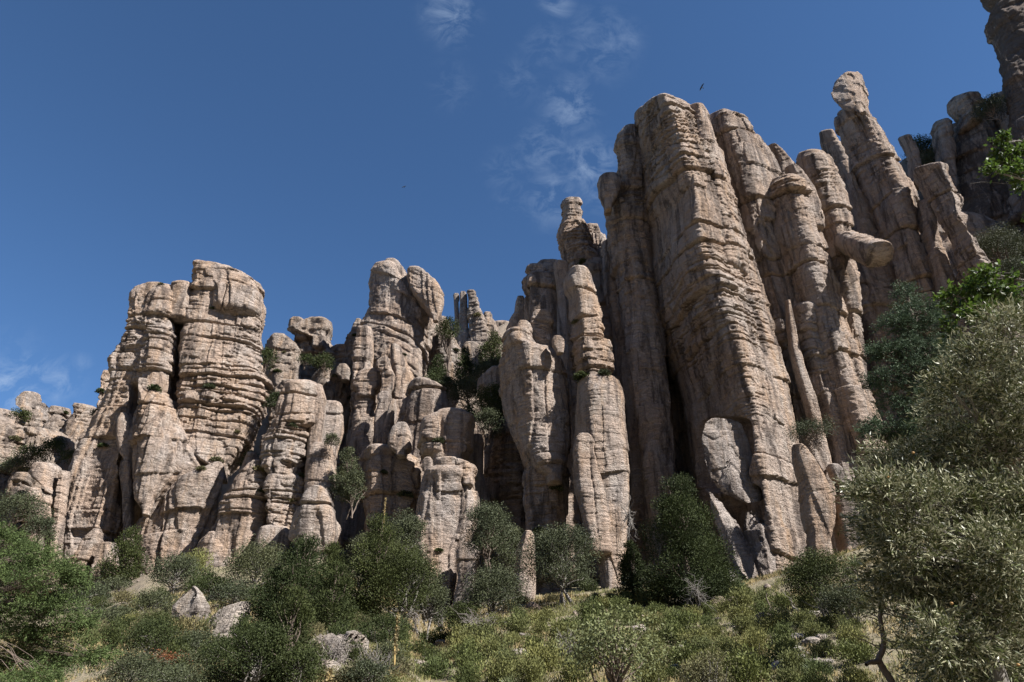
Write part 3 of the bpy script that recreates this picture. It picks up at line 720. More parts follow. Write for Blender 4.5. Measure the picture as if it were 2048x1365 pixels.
R('rock_stack', 'stack of grey rounded blocks beside the foot of the broad smooth pillar', 'rock', 58, [(1086, 928, 945), (1094, 918, 956), (1104, 914, 962), (1120, 915, 957), (1140, 914, 955), (1155, 918, 953), (1168, 916, 948), (1220, 905, 945)], ratio=1, bed=1.2, h1=1.6, h2=.6, col=(.12, 0, 0))
R('rock_spike', 'grey tapering spike of rock standing between two round oaks', 'rock', 53, [(1062, 1050, 1062), (1070, 1044, 1068), (1100, 1036, 1070), (1140, 1028, 1071), (1180, 1024, 1070), (1240, 1026, 1066)], ratio=.9, bed=.3, sq=3.2, rot=20, col=(.08, .02, 0))
# gully
R('boulder', 'pale smooth boulder half in shadow at the top of the dark gully', 'boulder', 74, [(733, 985, 1005), (742, 972, 1015), (755, 962, 1022), (775, 960, 1030), (795, 975, 1035), (830, 985, 1040)], ratio=1.2, bed=.15)
R('rock_outcrop', 'brown fissured rock low in the gully left of the twin pillars', 'rock', 70, [(838, 1000, 1030), (850, 988, 1040), (880, 980, 1045), (930, 970, 1050), (1000, 960, 1055)], ratio=1, bed=1, h1=1.6, col=(0, 0, .06))
R('rock_outcrop', 'brown knuckle of rock right of the wide flat-topped block', 'rock', 68, [(845, 940, 955), (855, 935, 965), (900, 934, 968), (950, 938, 968), (1060, 935, 1000)], ratio=1, bed=.6)
R('rock_wall', 'dark rock wall at the back of the shadowed recess in the middle', 'rock', 74, [(880, 945, 1060), (900, 930, 1080), (960, 930, 1085), (1060, 925, 1085), (1180, 920, 1085)], ratio=.8, bed=.6)
R('rock_outcrop', 'rounded brown hillside rock under the right lobe of the heart-topped tower', 'rock', 98, [(632, 870, 890), (645, 862, 903), (670, 858, 915), (705, 856, 935), (740, 855, 962), (790, 855, 965), (860, 855, 960)], mat='far_rock', ratio=.9, bed=.4, rot=30)
R('boulder', 'brown boulder in the trees above the gully, right of the hillside rock', 'boulder', 93, [(684, 932, 952), (692, 925, 960), (712, 922, 966), (730, 926, 966), (745, 935, 960)], mat='far_rock', ratio=1, bed=.2)
# far trio
GT = 'far spires on the centre skyline'
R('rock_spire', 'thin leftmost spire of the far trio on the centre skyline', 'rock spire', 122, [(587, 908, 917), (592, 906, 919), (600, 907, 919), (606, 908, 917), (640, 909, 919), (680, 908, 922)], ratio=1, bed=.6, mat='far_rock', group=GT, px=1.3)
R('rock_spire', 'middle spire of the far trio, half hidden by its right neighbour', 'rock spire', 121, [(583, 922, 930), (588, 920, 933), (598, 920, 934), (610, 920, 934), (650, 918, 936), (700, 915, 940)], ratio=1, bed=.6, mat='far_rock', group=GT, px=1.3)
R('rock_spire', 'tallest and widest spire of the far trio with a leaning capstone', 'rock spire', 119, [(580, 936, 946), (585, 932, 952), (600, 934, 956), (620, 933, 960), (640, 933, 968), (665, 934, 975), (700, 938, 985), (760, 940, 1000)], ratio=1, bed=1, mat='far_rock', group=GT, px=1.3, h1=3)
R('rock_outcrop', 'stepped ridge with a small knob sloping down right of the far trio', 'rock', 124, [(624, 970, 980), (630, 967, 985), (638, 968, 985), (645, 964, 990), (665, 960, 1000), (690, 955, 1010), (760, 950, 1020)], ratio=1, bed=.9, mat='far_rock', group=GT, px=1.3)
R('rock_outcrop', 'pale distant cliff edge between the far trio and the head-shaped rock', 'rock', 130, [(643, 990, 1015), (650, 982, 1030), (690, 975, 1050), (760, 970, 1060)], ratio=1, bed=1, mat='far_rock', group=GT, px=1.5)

# ---- twin pillars and what stands behind them
R('rounded_rock', 'head-shaped brown rock overhanging to the left above the twin pillars', 'rock', 66, [(545, 1062, 1105), (552, 1045, 1116), (562, 1036, 1120), (575, 1034, 1122), (588, 1040, 1124), (600, 1042, 1126), (630, 1042, 1128), (650, 1046, 1122), (700, 1050, 1120)], ratio=1, bed=.5, rot=20, group=GR, col=(0, 0, .03))
R('rock_slab', 'pale flat plate stacked on the head-shaped rock', 'rock', 68, [(528, 1062, 1082), (534, 1052, 1092), (542, 1050, 1096), (550, 1058, 1090)], ratio=1.1, bed=.5, group=GR, bumpy=.4)
R('rock_stack', 'rounded summit blocks just right of the flat plate, above the twin pillars', 'rock', 69, [(521, 1082, 1110), (528, 1072, 1120), (545, 1070, 1122), (560, 1080, 1124), (600, 1090, 1130), (660, 1090, 1140)], ratio=1, bed=.7, group=GR)
R('rock_column', 'short upright block between the summit blocks and the right twin pillar', 'rock', 65, [(521, 1112, 1130), (528, 1107, 1137), (550, 1108, 1136), (575, 1112, 1132), (600, 1114, 1132), (640, 1114, 1135)], ratio=1, bed=.4, group=GR, sq=3.4)
R('rock_fin', 'dark shaded fin at the left foot of the head-shaped rock', 'rock fin', 70, [(592, 1036, 1046), (605, 1032, 1050), (625, 1030, 1058), (642, 1022, 1060), (660, 1014, 1062), (720, 1010, 1065)], ratio=1.2, bed=.4, group=GR)
R('rock_column', 'ringed small column top behind the left twin pillar', 'rock', 60, [(620, 1072, 1094), (628, 1064, 1102), (645, 1060, 1106), (680, 1062, 1108), (700, 1062, 1110), (760, 1060, 1112)], ratio=1, bed=1.3, h1=1.4, h2=.5, group=GR)
R('rounded_rock', 'small ringed knob sitting on the left twin pillar', 'rock', 59.5, [(641, 1040, 1052), (648, 1035, 1060), (660, 1033, 1064), (672, 1033, 1066)], ratio=1, bed=.8, h1=1, h2=.4, group=GR)
R('rock_pillar', 'left twin pillar, pale and bulging with a tapered dark underside', 'rock pillar', 58.5,
  [(656, 1018, 1050), (664, 1008, 1062), (680, 1004, 1066), (692, 1006, 1075), (700, 1008, 1110), (715, 1004, 1122), (735, 1003, 1130), (770, 1003, 1140), (820, 1010, 1146), (860, 1022, 1150), (895, 1036, 1149), (925, 1050, 1143), (945, 1065, 1136), (958, 1090, 1128)],
  ratio=1, rot=22, sq=3, bed=1.0, smooth_below=735, h1=2.8, h2=.8, group=GR, px=1.3, joints=.6, bumpy=.6, col=(.06, .02, 0))
R('rock_pedestal', 'grey scarred pedestal under the left twin pillar beside the dark recess', 'rock', 60.5, [(935, 1050, 1135), (960, 1048, 1135), (1000, 1048, 1132), (1050, 1052, 1132), (1100, 1060, 1135), (1160, 1065, 1140), (1240, 1065, 1140)], ratio=.8, rot=25, sq=3, bed=.3, group=GR, col=(.14, 0, .03))
R('boulder', 'small chockstone between the twin pillars', 'boulder', 57.5, [(672, 1108, 1122), (680, 1103, 1128), (692, 1104, 1129), (704, 1112, 1127)], ratio=1, bed=.2)
R('rock_pillar', 'upper half of the right twin pillar, ledged with a domed top', 'rock pillar', 57,
  [(531, 1148, 1164), (537, 1138, 1176), (550, 1130, 1186), (568, 1122, 1190), (585, 1126, 1196), (600, 1134, 1202), (620, 1133, 1208), (650, 1134, 1215), (680, 1131, 1220), (700, 1128, 1225), (730, 1135, 1229), (750, 1146, 1228), (758, 1158, 1222)],
  ratio=1, rot=26, sq=3.4, bed=1.1, h1=2.6, h2=.7, group=GR, px=1.3)
R('rock_pillar', 'lower half of the right twin pillar, smooth cream and orange, tapering into the slope', 'rock pillar', 56.5,
  [(754, 1160, 1222), (762, 1155, 1236), (800, 1154, 1241), (850, 1150, 1241), (890, 1148, 1246), (930, 1147, 1250), (980, 1153, 1254), (1020, 1165, 1254), (1060, 1178, 1250), (1100, 1190, 1248), (1150, 1199, 1242), (1190, 1204, 1238), (1230, 1206, 1236)],
  ratio=.95, rot=24, sq=3, bed=.6, smooth_below=640, h1=3.4, group=GR, px=1.3, col=(.08, .05, 0), bumpy=.5)
R('rounded_rock', 'cream swollen rib bulging from the lower right twin pillar', 'rock', 56.0, [(868, 1158, 1178), (876, 1151, 1186), (890, 1148, 1190), (905, 1146, 1188), (930, 1148, 1196), (980, 1154, 1206), (1040, 1166, 1216), (1100, 1180, 1222)], ratio=.8, bed=.35, h1=1.2, group=GR)
# hoodoo behind
R('hoodoo', 'lone hoodoo with a three-ringed head on the skyline left of the great column', 'hoodoo', 76,
  [(396, 1128, 1158), (400, 1124, 1161), (410, 1123, 1162), (417, 1126, 1159), (421, 1126, 1160), (428, 1125, 1164), (436, 1127, 1162), (440, 1126, 1161), (450, 1123, 1165), (460, 1120, 1170), (475, 1119, 1173), (495, 1120, 1180), (520, 1128, 1190), (560, 1130, 1200), (620, 1130, 1210)],
  ratio=1, bed=.9, h1=1.9, h2=.7, group=GR, px=1.1, bumpy=.4, rot=5, sq=4)
R('rock_stack', 'domed layered shoulder right of the ring-headed hoodoo', 'rock', 78, [(447, 1172, 1186), (453, 1167, 1196), (465, 1166, 1202), (480, 1168, 1208), (500, 1166, 1212), (540, 1160, 1215), (600, 1150, 1220)], ratio=1, bed=1, h1=2.2, h2=.8, group=GR)
R('rock_wall', 'shadowed rock wall in the gap between the twin pillars and the great column', 'rock', 73, [(520, 1175, 1230), (540, 1160, 1280), (620, 1120, 1380), (760, 1120, 1440), (900, 1140, 1460), (1060, 1150, 1480), (1240, 1160, 1500)], ratio=.15, bed=.7, group=GR)

# ---- great column and its dark neighbours
R('boulder', 'tan egg-shaped boulder balanced on the dark column left of the great column', 'boulder', 63, [(346, 1208, 1228), (352, 1199, 1236), (368, 1196, 1239), (385, 1198, 1238), (402, 1203, 1232), (416, 1208, 1224)], ratio=1, bed=.4, group=GR, h1=2)
R('rock_column', 'tall dark column in shadow directly left of the great column', 'rock column', 65.0,
  [(249, 1256, 1270), (256, 1246, 1280), (270, 1238, 1290), (300, 1234, 1295), (350, 1237, 1300), (400, 1218, 1305), (425, 1208, 1310), (480, 1208, 1314), (530, 1216, 1316), (590, 1230, 1318), (650, 1240, 1322), (720, 1252, 1328), (800, 1268, 1338), (880, 1280, 1344), (960, 1288, 1348), (1040, 1294, 1344), (1100, 1298, 1342), (1180, 1302, 1342)],
  ratio=1, rot=-10, sq=2.6, bed=.7, smooth_below=600, group=GR, px=1.5)
R('rock_column', 'slim dark column between the right twin pillar and the tall dark column', 'rock column', 69, [(480, 1205, 1232), (500, 1203, 1240), (560, 1206, 1246), (610, 1210, 1252), (616, 1215, 1256), (700, 1226, 1268), (800, 1240, 1284), (880, 1250, 1292), (1000, 1252, 1296), (1180, 1256, 1300)], ratio=1, bed=.6, group=GR)
R('great_column', 'great leaning column, tallest in the middle of the picture, ridged front and many ledges', 'rock column', 56,
  [(188, 1288, 1330), (195, 1275, 1352), (212, 1268, 1372), (240, 1266, 1400), (280, 1270, 1425), (320, 1276, 1440), (360, 1280, 1452), (395, 1281, 1466), (425, 1290, 1474), (440, 1298, 1480), (500, 1299, 1500), (560, 1301, 1518), (610, 1308, 1532), (650, 1328, 1545), (700, 1344, 1556), (750, 1360, 1570), (790, 1372, 1583), (830, 1378, 1594), (870, 1384, 1601), (920, 1390, 1605), (980, 1402, 1606), (1040, 1420, 1610), (1100, 1440, 1612), (1150, 1458, 1606), (1220, 1470, 1590)],
  ratio=1.5, rot=20, sq=6, bed=1.3, bumpy=.5, h1=4.2, h2=.6, smooth_below=640, group=GR, px=1.15, joints=.5, lobes=.05,
  carve=[(1452, 910, 52, 74, 2.0, 5), (1486, 1030, 40, 60, 1.9, 4)])
R('rock_lobe', 'rounded lobe on the right shoulder of the great column near its top', 'rock', 57.6, [(206, 1374, 1398), (213, 1364, 1408), (235, 1360, 1418), (260, 1356, 1428), (300, 1356, 1440), (350, 1365, 1452), (400, 1375, 1462), (520, 1400, 1490)], ratio=1.3, rot=30, sq=3, bed=.5, group=GR)
R('rock_column', 'second summit right behind the great column, brown top with a wide pale face', 'rock column', 62,
  [(220, 1432, 1450), (225, 1418, 1462), (238, 1408, 1484), (262, 1402, 1502), (290, 1404, 1520), (320, 1410, 1538), (355, 1416, 1552), (400, 1430, 1560), (480, 1450, 1575), (560, 1480, 1590), (660, 1510, 1610), (780, 1540, 1620), (900, 1560, 1640)],
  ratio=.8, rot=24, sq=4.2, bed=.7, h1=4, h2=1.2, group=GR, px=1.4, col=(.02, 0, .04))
R('rock_spire', 'small twisted ringed spike on the skyline right of the second summit', 'rock spire', 65, [(287, 1538, 1546), (292, 1535, 1553), (302, 1537, 1562), (312, 1541, 1570), (322, 1548, 1576), (332, 1550, 1584), (360, 1550, 1600), (420, 1555, 1610)], ratio=1, bed=.8, h1=1.4, h2=.5, group=GR, px=1.2, bumpy=.5)
R('rock_column', 'long ribbed column with a blunt pale cap, right of the deep black gap', 'rock column', 60,
  [(350, 1545, 1566), (354, 1534, 1590), (366, 1528, 1604), (382, 1525, 1612), (395, 1524, 1618), (410, 1526, 1626), (440, 1531, 1640), (480, 1535, 1652), (505, 1545, 1660), (530, 1554, 1668), (580, 1562, 1684), (640, 1578, 1702), (700, 1598, 1718), (760, 1612, 1735), (820, 1628, 1758), (860, 1640, 1775), (900, 1652, 1790), (950, 1668, 1808), (1040, 1690, 1820), (1120, 1700, 1830)],
  ratio=1.2, rot=20, sq=4.5, bed=1.25, h1=2.8, h2=.75, smooth_below=690, group=GR, px=1.25)
R('rock_fin', 'slim leaning fin on the shoulder of the long ribbed column', 'rock fin', 61, [(328, 1572, 1584), (336, 1568, 1596), (360, 1572, 1612), (390, 1584, 1628), (420, 1596, 1640), (450, 1610, 1648)], ratio=1.3, bed=.6, group=GR)
R('rock_column', 'narrow buttress with square shoulders on the left side of the ribbed column', 'rock column', 60.4, [(606, 1590, 1636), (614, 1580, 1652), (640, 1579, 1658), (680, 1586, 1666), (720, 1596, 1674), (780, 1610, 1690), (830, 1624, 1706), (880, 1634, 1718), (940, 1646, 1730), (1020, 1660, 1740)], ratio=.8, rot=18, sq=4.6, bed=.8, smooth_below=720, group=GR, h1=2.4, col=(.03, 0, .03))
R('rock_rib', 'thin rounded rib at the left edge of the black gap right of the great column', 'rock', 60.5, [(600, 1570, 1580), (640, 1571, 1588), (700, 1576, 1600), (740, 1586, 1612), (800, 1602, 1634), (860, 1620, 1648), (920, 1635, 1662)], ratio=1, bed=.5, group=GR)
R('rock_rib', 'thin rounded rib carrying a pale stone in the middle of the ribbed column', 'rock', 60.2, [(698, 1664, 1678), (720, 1664, 1684), (760, 1670, 1694), (790, 1680, 1702), (800, 1684, 1712), (830, 1690, 1726), (880, 1698, 1748), (940, 1712, 1765), (1040, 1728, 1780)], ratio=.9, bed=.7, h1=1.6, h2=.5, group=GR)
R('boulder', 'small pale stone balanced on the thin rib of the ribbed column', 'boulder', 59.6, [(676, 1656, 1668), (682, 1652, 1677), (692, 1654, 1679), (700, 1662, 1676)], ratio=1, bed=.2)
R('rock_column', 'round-topped ringed column behind the long ribbed column', 'rock column', 63, [(300, 1606, 1636), (306, 1594, 1648), (320, 1589, 1658), (345, 1594, 1670), (380, 1606, 1682), (420, 1622, 1694), (460, 1640, 1702), (520, 1655, 1712), (600, 1670, 1725)], ratio=1, rot=20, sq=2.8, bed=1.3, h1=2.6, h2=.7, group=GR)
R('rock_fin', 'black shaded stub on the skyline behind the round-topped ringed column', 'rock fin', 76, [(259, 1644, 1662), (265, 1637, 1668), (280, 1637, 1674), (298, 1640, 1688), (320, 1652, 1700), (350, 1664, 1708), (400, 1680, 1720), (480, 1690, 1740)], ratio=1, bed=.5, group=GR, rot=-30)
R('rock_outcrop', 'shaded lumpy rocks filling the gap left of the head-topped leaning spire', 'rock', 70, [(345, 1680, 1700), (360, 1672, 1715), (400, 1680, 1730), (450, 1690, 1760), (520, 1690, 1790), (600, 1700, 1800), (800, 1720, 1820)], ratio=.9, bed=.6, group=GR)
R('leaning_spire', 'tallest leaning spire on the right skyline, body of stacked rounded drums', 'rock spire', 66,
  [(208, 1684, 1730), (218, 1676, 1738), (235, 1676, 1748), (255, 1680, 1764), (275, 1686, 1776), (300, 1700, 1790), (330, 1708, 1806), (360, 1718, 1820), (400, 1738, 1834), (430, 1748, 1838), (460, 1764, 1840), (490, 1778, 1846), (530, 1790, 1856), (580, 1804, 1872), (640, 1816, 1890), (740, 1830, 1900)],
  ratio=1, rot=26, sq=3, bed=1.0, h1=3.2, h2=.9, group=GR, px=1.3, bumpy=.7)
R('rounded_rock', 'small ringed knob on the skyline just right of the leaning spire', 'rock', 80, [(269, 1800, 1818), (276, 1795, 1824), (290, 1800, 1832), (310, 1810, 1840), (360, 1815, 1850)], ratio=1, bed=.8, h1=1.6, group=GR)
R('rock_column', 'shaded column between the leaning spire and the hooked pillar', 'rock column', 64, [(396, 1840, 1862), (404, 1834, 1870), (440, 1834, 1876), (455, 1838, 1878), (500, 1845, 1892), (560, 1862, 1912), (640, 1880, 1930), (760, 1890, 1940)], ratio=1, bed=.5, group=GR)
R('rock_pillar', 'hooked pillar with a heavy overhanging head above the broad-leaved branch', 'rock pillar', 60,
  [(324, 1838, 1880), (330, 1828, 1894), (345, 1827, 1904), (365, 1836, 1914), (385, 1846, 1926), (405, 1854, 1934), (425, 1862, 1934), (440, 1872, 1928), (452, 1884, 1922), (462, 1894, 1934), (480, 1898, 1950), (510, 1904, 1964), (550, 1914, 1995), (600, 1930, 2030), (680, 1950, 2060)],
  ratio=1, rot=24, sq=3, bed=.7, h1=2.6, group=GR, px=1.4)
R('rock_wall', 'black shadowed wall behind the columns on the right', 'rock', 74, [(430, 1600, 1960), (470, 1560, 2000), (600, 1540, 2100), (800, 1560, 2150), (1100, 1600, 2200)], ratio=.25, bed=.7, group=GR, px=2.2)
# fallen column bridging the gap
def fallen():
    p0 = Vector(at(1680, 478, 63.5)); p1 = Vector(at(1758, 510, 56.5))
    ax = (p1 - p0); ln_ = ax.length; ax.normalize()
    side = ax.cross(Vector((0, 0, 1))).normalized(); up = side.cross(ax)
    nu, nv = 110, 140
    t = np.linspace(0, 1, nv); th = np.linspace(0, 2 * PI, nu, endpoint=False)
    T, TH = np.meshgrid(t, th, indexing='ij')
    sec = (np.abs(np.cos(TH)) ** 2.6 + np.abs(np.sin(TH)) ** 2.6) ** (-1 / 2.6) * .93
    rad = 1.5 * sec * np.clip(np.sin(np.clip(T * 9, 0, PI / 2)), .5, 1) * (0.86 + .20 * T)
    X3, Y3, Z3 = T * ln_, np.cos(TH) * 1.4, np.sin(TH) * 1.4
    q1_, g1_, _k = beds(X3 + .3 * vn(X3 + 3, Y3, Z3), 1.5, Y3 * .6 + 7, Z3 * .6, 21, gw=.05)
    rad = rad + .16 * q1_ + .30 * g1_ + .22 * fbm(X3 * 1.2, Y3 * 1.2 + 5, Z3 * 1.2 + 9, 5, .6)
    rad -= .10 * sstep(.05, .08, vn(X3 * .9, Y3 * .9 + 3, Z3 * .9))
    rad *= np.where(T > .985, .95, 1)
    P_ = (np.array(p0)[None, None] + T[..., None] * ln_ * np.array(ax) + (rad * np.cos(TH))[..., None] * np.array(side) + (rad * np.sin(TH))[..., None] * np.array(up))
    V = P_.reshape(-1, 3)
    i = np.arange((nv - 1) * nu); r_ = i // nu; c_ = i % nu; c2 = (c_ + 1) % nu
    f = np.stack([r_ * nu + c_, r_ * nu + c2, (r_ + 1) * nu + c2, (r_ + 1) * nu + c_], 1)
    n0 = len(V); V = np.concatenate([V, np.array(p0)[None], np.array(p1)[None] - .10 * np.array(ax)[None]])
    c_ = np.arange(nu); c2 = (c_ + 1) % nu
    tr = np.concatenate([np.stack([c2, c_, np.full(nu, n0)], 1), np.stack([(nv - 1) * nu + c_, (nv - 1) * nu + c2, np.full(nu, n0 + 1)], 1)])
    o = mesh_obj('fallen_column', V - np.array(p0), [f, tr], M['rock'], tuple(p0))
    o.color = (0.02, 0.04, 0, 1)
    tag(o, 'fallen drum of rock bridging the gap sideways between two columns on the right', 'rock', None, 'thing')
fallen()

# ---- far right
R('rock_tower', 'massive shaded tower with a squat head below the dark overhanging cliff', 'rock tower', 78,
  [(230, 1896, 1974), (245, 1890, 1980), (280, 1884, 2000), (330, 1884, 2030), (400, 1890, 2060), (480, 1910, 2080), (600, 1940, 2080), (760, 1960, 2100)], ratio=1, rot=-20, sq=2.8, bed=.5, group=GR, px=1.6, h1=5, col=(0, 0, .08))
R('balanced_rock', 'squat layered head of the massive shaded tower at the upper right', 'rock', 78, [(183, 1922, 1946), (188, 1908, 1954), (200, 1900, 1962), (212, 1901, 1968), (226, 1908, 1966), (234, 1914, 1962)], ratio=1, bed=.9, h1=2, group=GR)
R('rounded_rock', 'grey layered shoulder at the left side of the massive shaded tower', 'rock', 80, [(237, 1876, 1892), (244, 1868, 1898), (262, 1863, 1902), (285, 1865, 1904), (310, 1872, 1910), (380, 1880, 1915)], ratio=1, bed=.8, h1=2, group=GR)
R('rock_outcrop', 'stepped rock between the squat head and the dark overhanging cliff', 'rock', 76, [(178, 1996, 2012), (190, 1980, 2020), (205, 1968, 2030), (240, 1972, 2050), (300, 1990, 2060), (420, 2000, 2080)], ratio=1, bed=.6, group=GR)
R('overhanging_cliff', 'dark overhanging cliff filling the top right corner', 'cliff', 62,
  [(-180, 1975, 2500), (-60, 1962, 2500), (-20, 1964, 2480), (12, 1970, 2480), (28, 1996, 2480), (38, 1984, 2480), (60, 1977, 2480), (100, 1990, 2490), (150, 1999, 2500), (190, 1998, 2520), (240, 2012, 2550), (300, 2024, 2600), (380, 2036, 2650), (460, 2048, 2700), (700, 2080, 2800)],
  ratio=.45, rot=-35, sq=3, bed=.4, h1=6, px=2.0, group=GR, col=(0, 0, .14), tilt=.2)  # raised dark tint paints shade into this cliff's colour
_cl = [o for o in bpy.data.objects if o.name.startswith('overhanging_cliff')][0]
def _bt():
    rows = []
    for z_ in (125, 112, 95, 75, 50, 25, 0):
        l_ = proj(76, 40, z_)[0]; r_ = proj(125, 40, z_)[0]
        rows.append((proj(0, 28, z_)[1], l_, r_))
    return rows
rock('unseen_shade_block', None, None, 28, _bt(), ratio=.5, rot=0, sq=4, bed=.4, h1=6, px=6, seed=991, parent=_cl, tilt=0)  # unseen block right of the frame, added to throw shade on the cliff

# ---- rocks at the foot on the right
R('rock_pillar', 'finger-like pillar with an orange waist on a pale block, lower right', 'rock pillar', 50,
  [(888, 1586, 1602), (896, 1583, 1612), (920, 1584, 1626), (945, 1590, 1640), (965, 1597, 1650), (1000, 1597, 1664), (1030, 1599, 1668), (1055, 1606, 1666), (1070, 1612, 1662), (1082, 1613, 1660), (1100, 1612, 1664), (1140, 1614, 1668), (1180, 1614, 1670)], ratio=.9, bed=.35, col=(0, .07, 0), px=1.3)
R('boulder', 'white-grey slab leaning behind the finger-like pillar under the flat shrub', 'boulder', 51.6, [(866, 1602, 1626), (874, 1596, 1640), (895, 1604, 1652), (920, 1618, 1656), (940, 1634, 1656), (948, 1642, 1654)], ratio=.8, bed=.3, col=(.2, 0, 0))
R('boulder', 'blue-grey tilted block right of the finger-like pillar', 'boulder', 50.5, [(928, 1656, 1676), (936, 1650, 1686), (955, 1656, 1694), (970, 1672, 1696), (985, 1676, 1694)], ratio=.9, bed=.2, col=(.2, 0, 0), sq=4)
R('rock_block', 'shaded block between the finger-like pillar and the silvery oak', 'rock', 50.5, [(990, 1668, 1700), (1005, 1664, 1712), (1050, 1668, 1722), (1090, 1676, 1735), (1150, 1680, 1745)], ratio=.8, bed=.3)
# ---- boulders on the slope
import bmesh
def facet_boulder(label, rows, depth=.8, ridge=.35, seed=1, col=(0, 0, 0), rough=.05, D=None, mat='grey_rock', name='boulder', cat='boulder'):
    """angular block: hull of its outline, a forward ridge line and a back, then worn"""
    hx = (rows[-1][1] + rows[-1][2]) / 2
    hang = D is not None
    if D is None: D = min(ground_hit(hx, rows[-1][0] - 4)[1], 74)
    rs = np.random.RandomState(seed)
    wid = max(r_[2] - r_[1] for r_ in rows) * D / F * 1.1
    dp = wid * depth
    pts = []
    n = len(rows)
    if not hang: rows = rows + [(rows[-1][0] + 22, rows[-1][1], rows[-1][2])]
    for i, (y_, l_, r_) in enumerate(rows):
        j = rs.uniform(-.08, .08, 4) * dp
        pts.append(at(l_, y_, D + dp * .45 + j[0])); pts.append(at(r_, y_, D + dp * .55 + j[1]))
        t = min(1, (i + .3) / max(1, n - 1))
        m_ = l_ + (r_ - l_) * (ridge + .25 * (1 - t))
        pts.append(at(m_, y_ + 6 * t, D + dp * (.45 - .45 * t) + j[2]))
        if i: pts.append(at((l_ + r_) / 2, y_, D + dp * 1.0 + j[3]))
    bm = bmesh.new()
    for p_ in pts: bm.verts.new(p_)
    r_ = bmesh.ops.convex_hull(bm, input=bm.verts)
    bmesh.ops.delete(bm, geom=[v for v in bm.verts if not v.link_faces], context='VERTS')
    bmesh.ops.dissolve_limit(bm, angle_limit=.14, verts=bm.verts, edges=bm.edges)
    bmesh.ops.bevel(bm, geom=list(bm.edges), offset=wid * .022, segments=2, affect='EDGES', profile=.6)
    bmesh.ops.triangulate(bm, faces=bm.faces)
    for _ in range(7):
        long_ = [e_ for e_ in bm.edges if e_.calc_length() > max(.05, wid * .03)]
        if not long_ or len(bm.verts) > 22000: break
        bmesh.ops.subdivide_edges(bm, edges=long_, cuts=1)
        bmesh.ops.triangulate(bm, faces=bm.faces)
    bm.normal_update()
    V = np.array([v.co[:] for v in bm.verts]); N_ = np.array([v.normal[:] for v in bm.verts])
    f_ = fbm(V[:, 0] * 1.1 + seed, V[:, 1] * 1.1, V[:, 2] * 1.1, 6, .62)
    q_ = vn(V[:, 0] * .9 + 3 * seed, V[:, 1] * .9, V[:, 2] * .9)
    d_ = wid * rough * 1.6 * f_ - wid * rough * .7 * sstep(.1, .13, q_)
    ck = np.abs(vn(V[:, 0] * .5 + seed, V[:, 1] * .5 + 3, V[:, 2] * .35)); d_ -= wid * .02 * (1 - sstep(0, .02, ck))
    V = V + N_ * d_[:, None]
    fc = np.array([[v.index for v in f.verts] for f in bm.faces])
    bm.free()
    loc = (float(V[:, 0].mean()), float(V[:, 1].mean()), float(V[:, 2].min()))
    o = mesh_obj(name, V - np.array(loc), fc, M[mat], loc)
    o.color = (col[0], col[1], col[2], 1)
    tag(o, label, cat, None, 'thing')
def on_slope(label, rows, D, **k):
    hx = (rows[-1][1] + rows[-1][2]) / 2
    g = ground_hit(hx, rows[-1][0] - 6)
    D = min(g[1], 74)
    rows = rows + [(rows[-1][0] + 25, rows[-1][1] + 2, rows[-1][2] - 2)]
    return R('boulder', label, 'boulder', D, rows, **k)
facet_boulder('pale grey shield-shaped slab hanging in the hollow of the great column', [(836, 1424, 1462), (846, 1408, 1484), (880, 1402, 1496), (920, 1410, 1508), (955, 1418, 1520), (982, 1436, 1530), (1002, 1482, 1528)], .42, .3, 34, (.25, 0, .02), rough=.025, D=56.2, mat='rock', name='rock_slab', cat='rock')
facet_boulder('sharp sunlit wedge of smooth rock at the foot of the great column', [(985, 1416, 1424), (1010, 1420, 1448), (1050, 1432, 1478), (1100, 1448, 1506), (1150, 1466, 1530), (1210, 1486, 1550)], .9, .25, 22, (.2, 0, 0), rough=.05, D=54.9, mat='rock', name='rock_slab', cat='rock')
facet_boulder('rough grey-brown slab at the foot of the great column, right of the wedge', [(1020, 1490, 1512), (1050, 1484, 1540), (1090, 1488, 1560), (1140, 1500, 1580), (1210, 1512, 1590)], .6, .5, 23, (.2, 0, .03), rough=.10, D=55.6, mat='rock', name='rock_slab', cat='rock')
facet_boulder('dark grey angular boulder below the sunlit wedge of the great column', [(1134, 1460, 1470), (1146, 1450, 1484), (1165, 1446, 1500), (1200, 1446, 1512)], .9, .5, 24, (.15, 0, .06), rough=.08, D=52.5)
facet_boulder('shaded block-like head of the tallest leaning spire on the right skyline', [(144, 1692, 1716), (151, 1681, 1724), (168, 1668, 1731), (186, 1661, 1737), (204, 1668, 1739), (220, 1682, 1736)], .95, .72, 12, D=65, mat='rock', name='balanced_rock', cat='rock')
facet_boulder('pointed grey boulder with a tan right face among bushes, lower left', [(1173, 386, 392), (1190, 362, 405), (1212, 341, 418), (1238, 339, 423), (1252, 345, 418)], .8, .62, 1)
facet_boulder('slanted grey slab boulder touching the dark juniper, lower left', [(1204, 478, 502), (1212, 448, 502), (1232, 422, 500), (1250, 410, 494), (1270, 414, 476), (1284, 428, 466)], .7, .4, 2)
facet_boulder('tan broken block under the slanted grey slab', [(1268, 440, 464), (1280, 430, 470), (1300, 424, 474), (1318, 424, 470)], .9, .5, 3, (0, .06, 0))
facet_boulder('white-grey boulder beside the rusty dead shrub at the lower left', [(1308, 382, 388), (1320, 364, 400), (1338, 356, 404), (1350, 354, 402)], .9, .4, 4, (.1, 0, 0))
facet_boulder('wide pale knobbly boulder behind the dead twiggy shrub, bottom centre-left', [(1257, 676, 708), (1264, 645, 724), (1282, 614, 740), (1304, 600, 738), (1336, 598, 712)], .7, .4, 5, (.05, 0, 0), rough=.10)
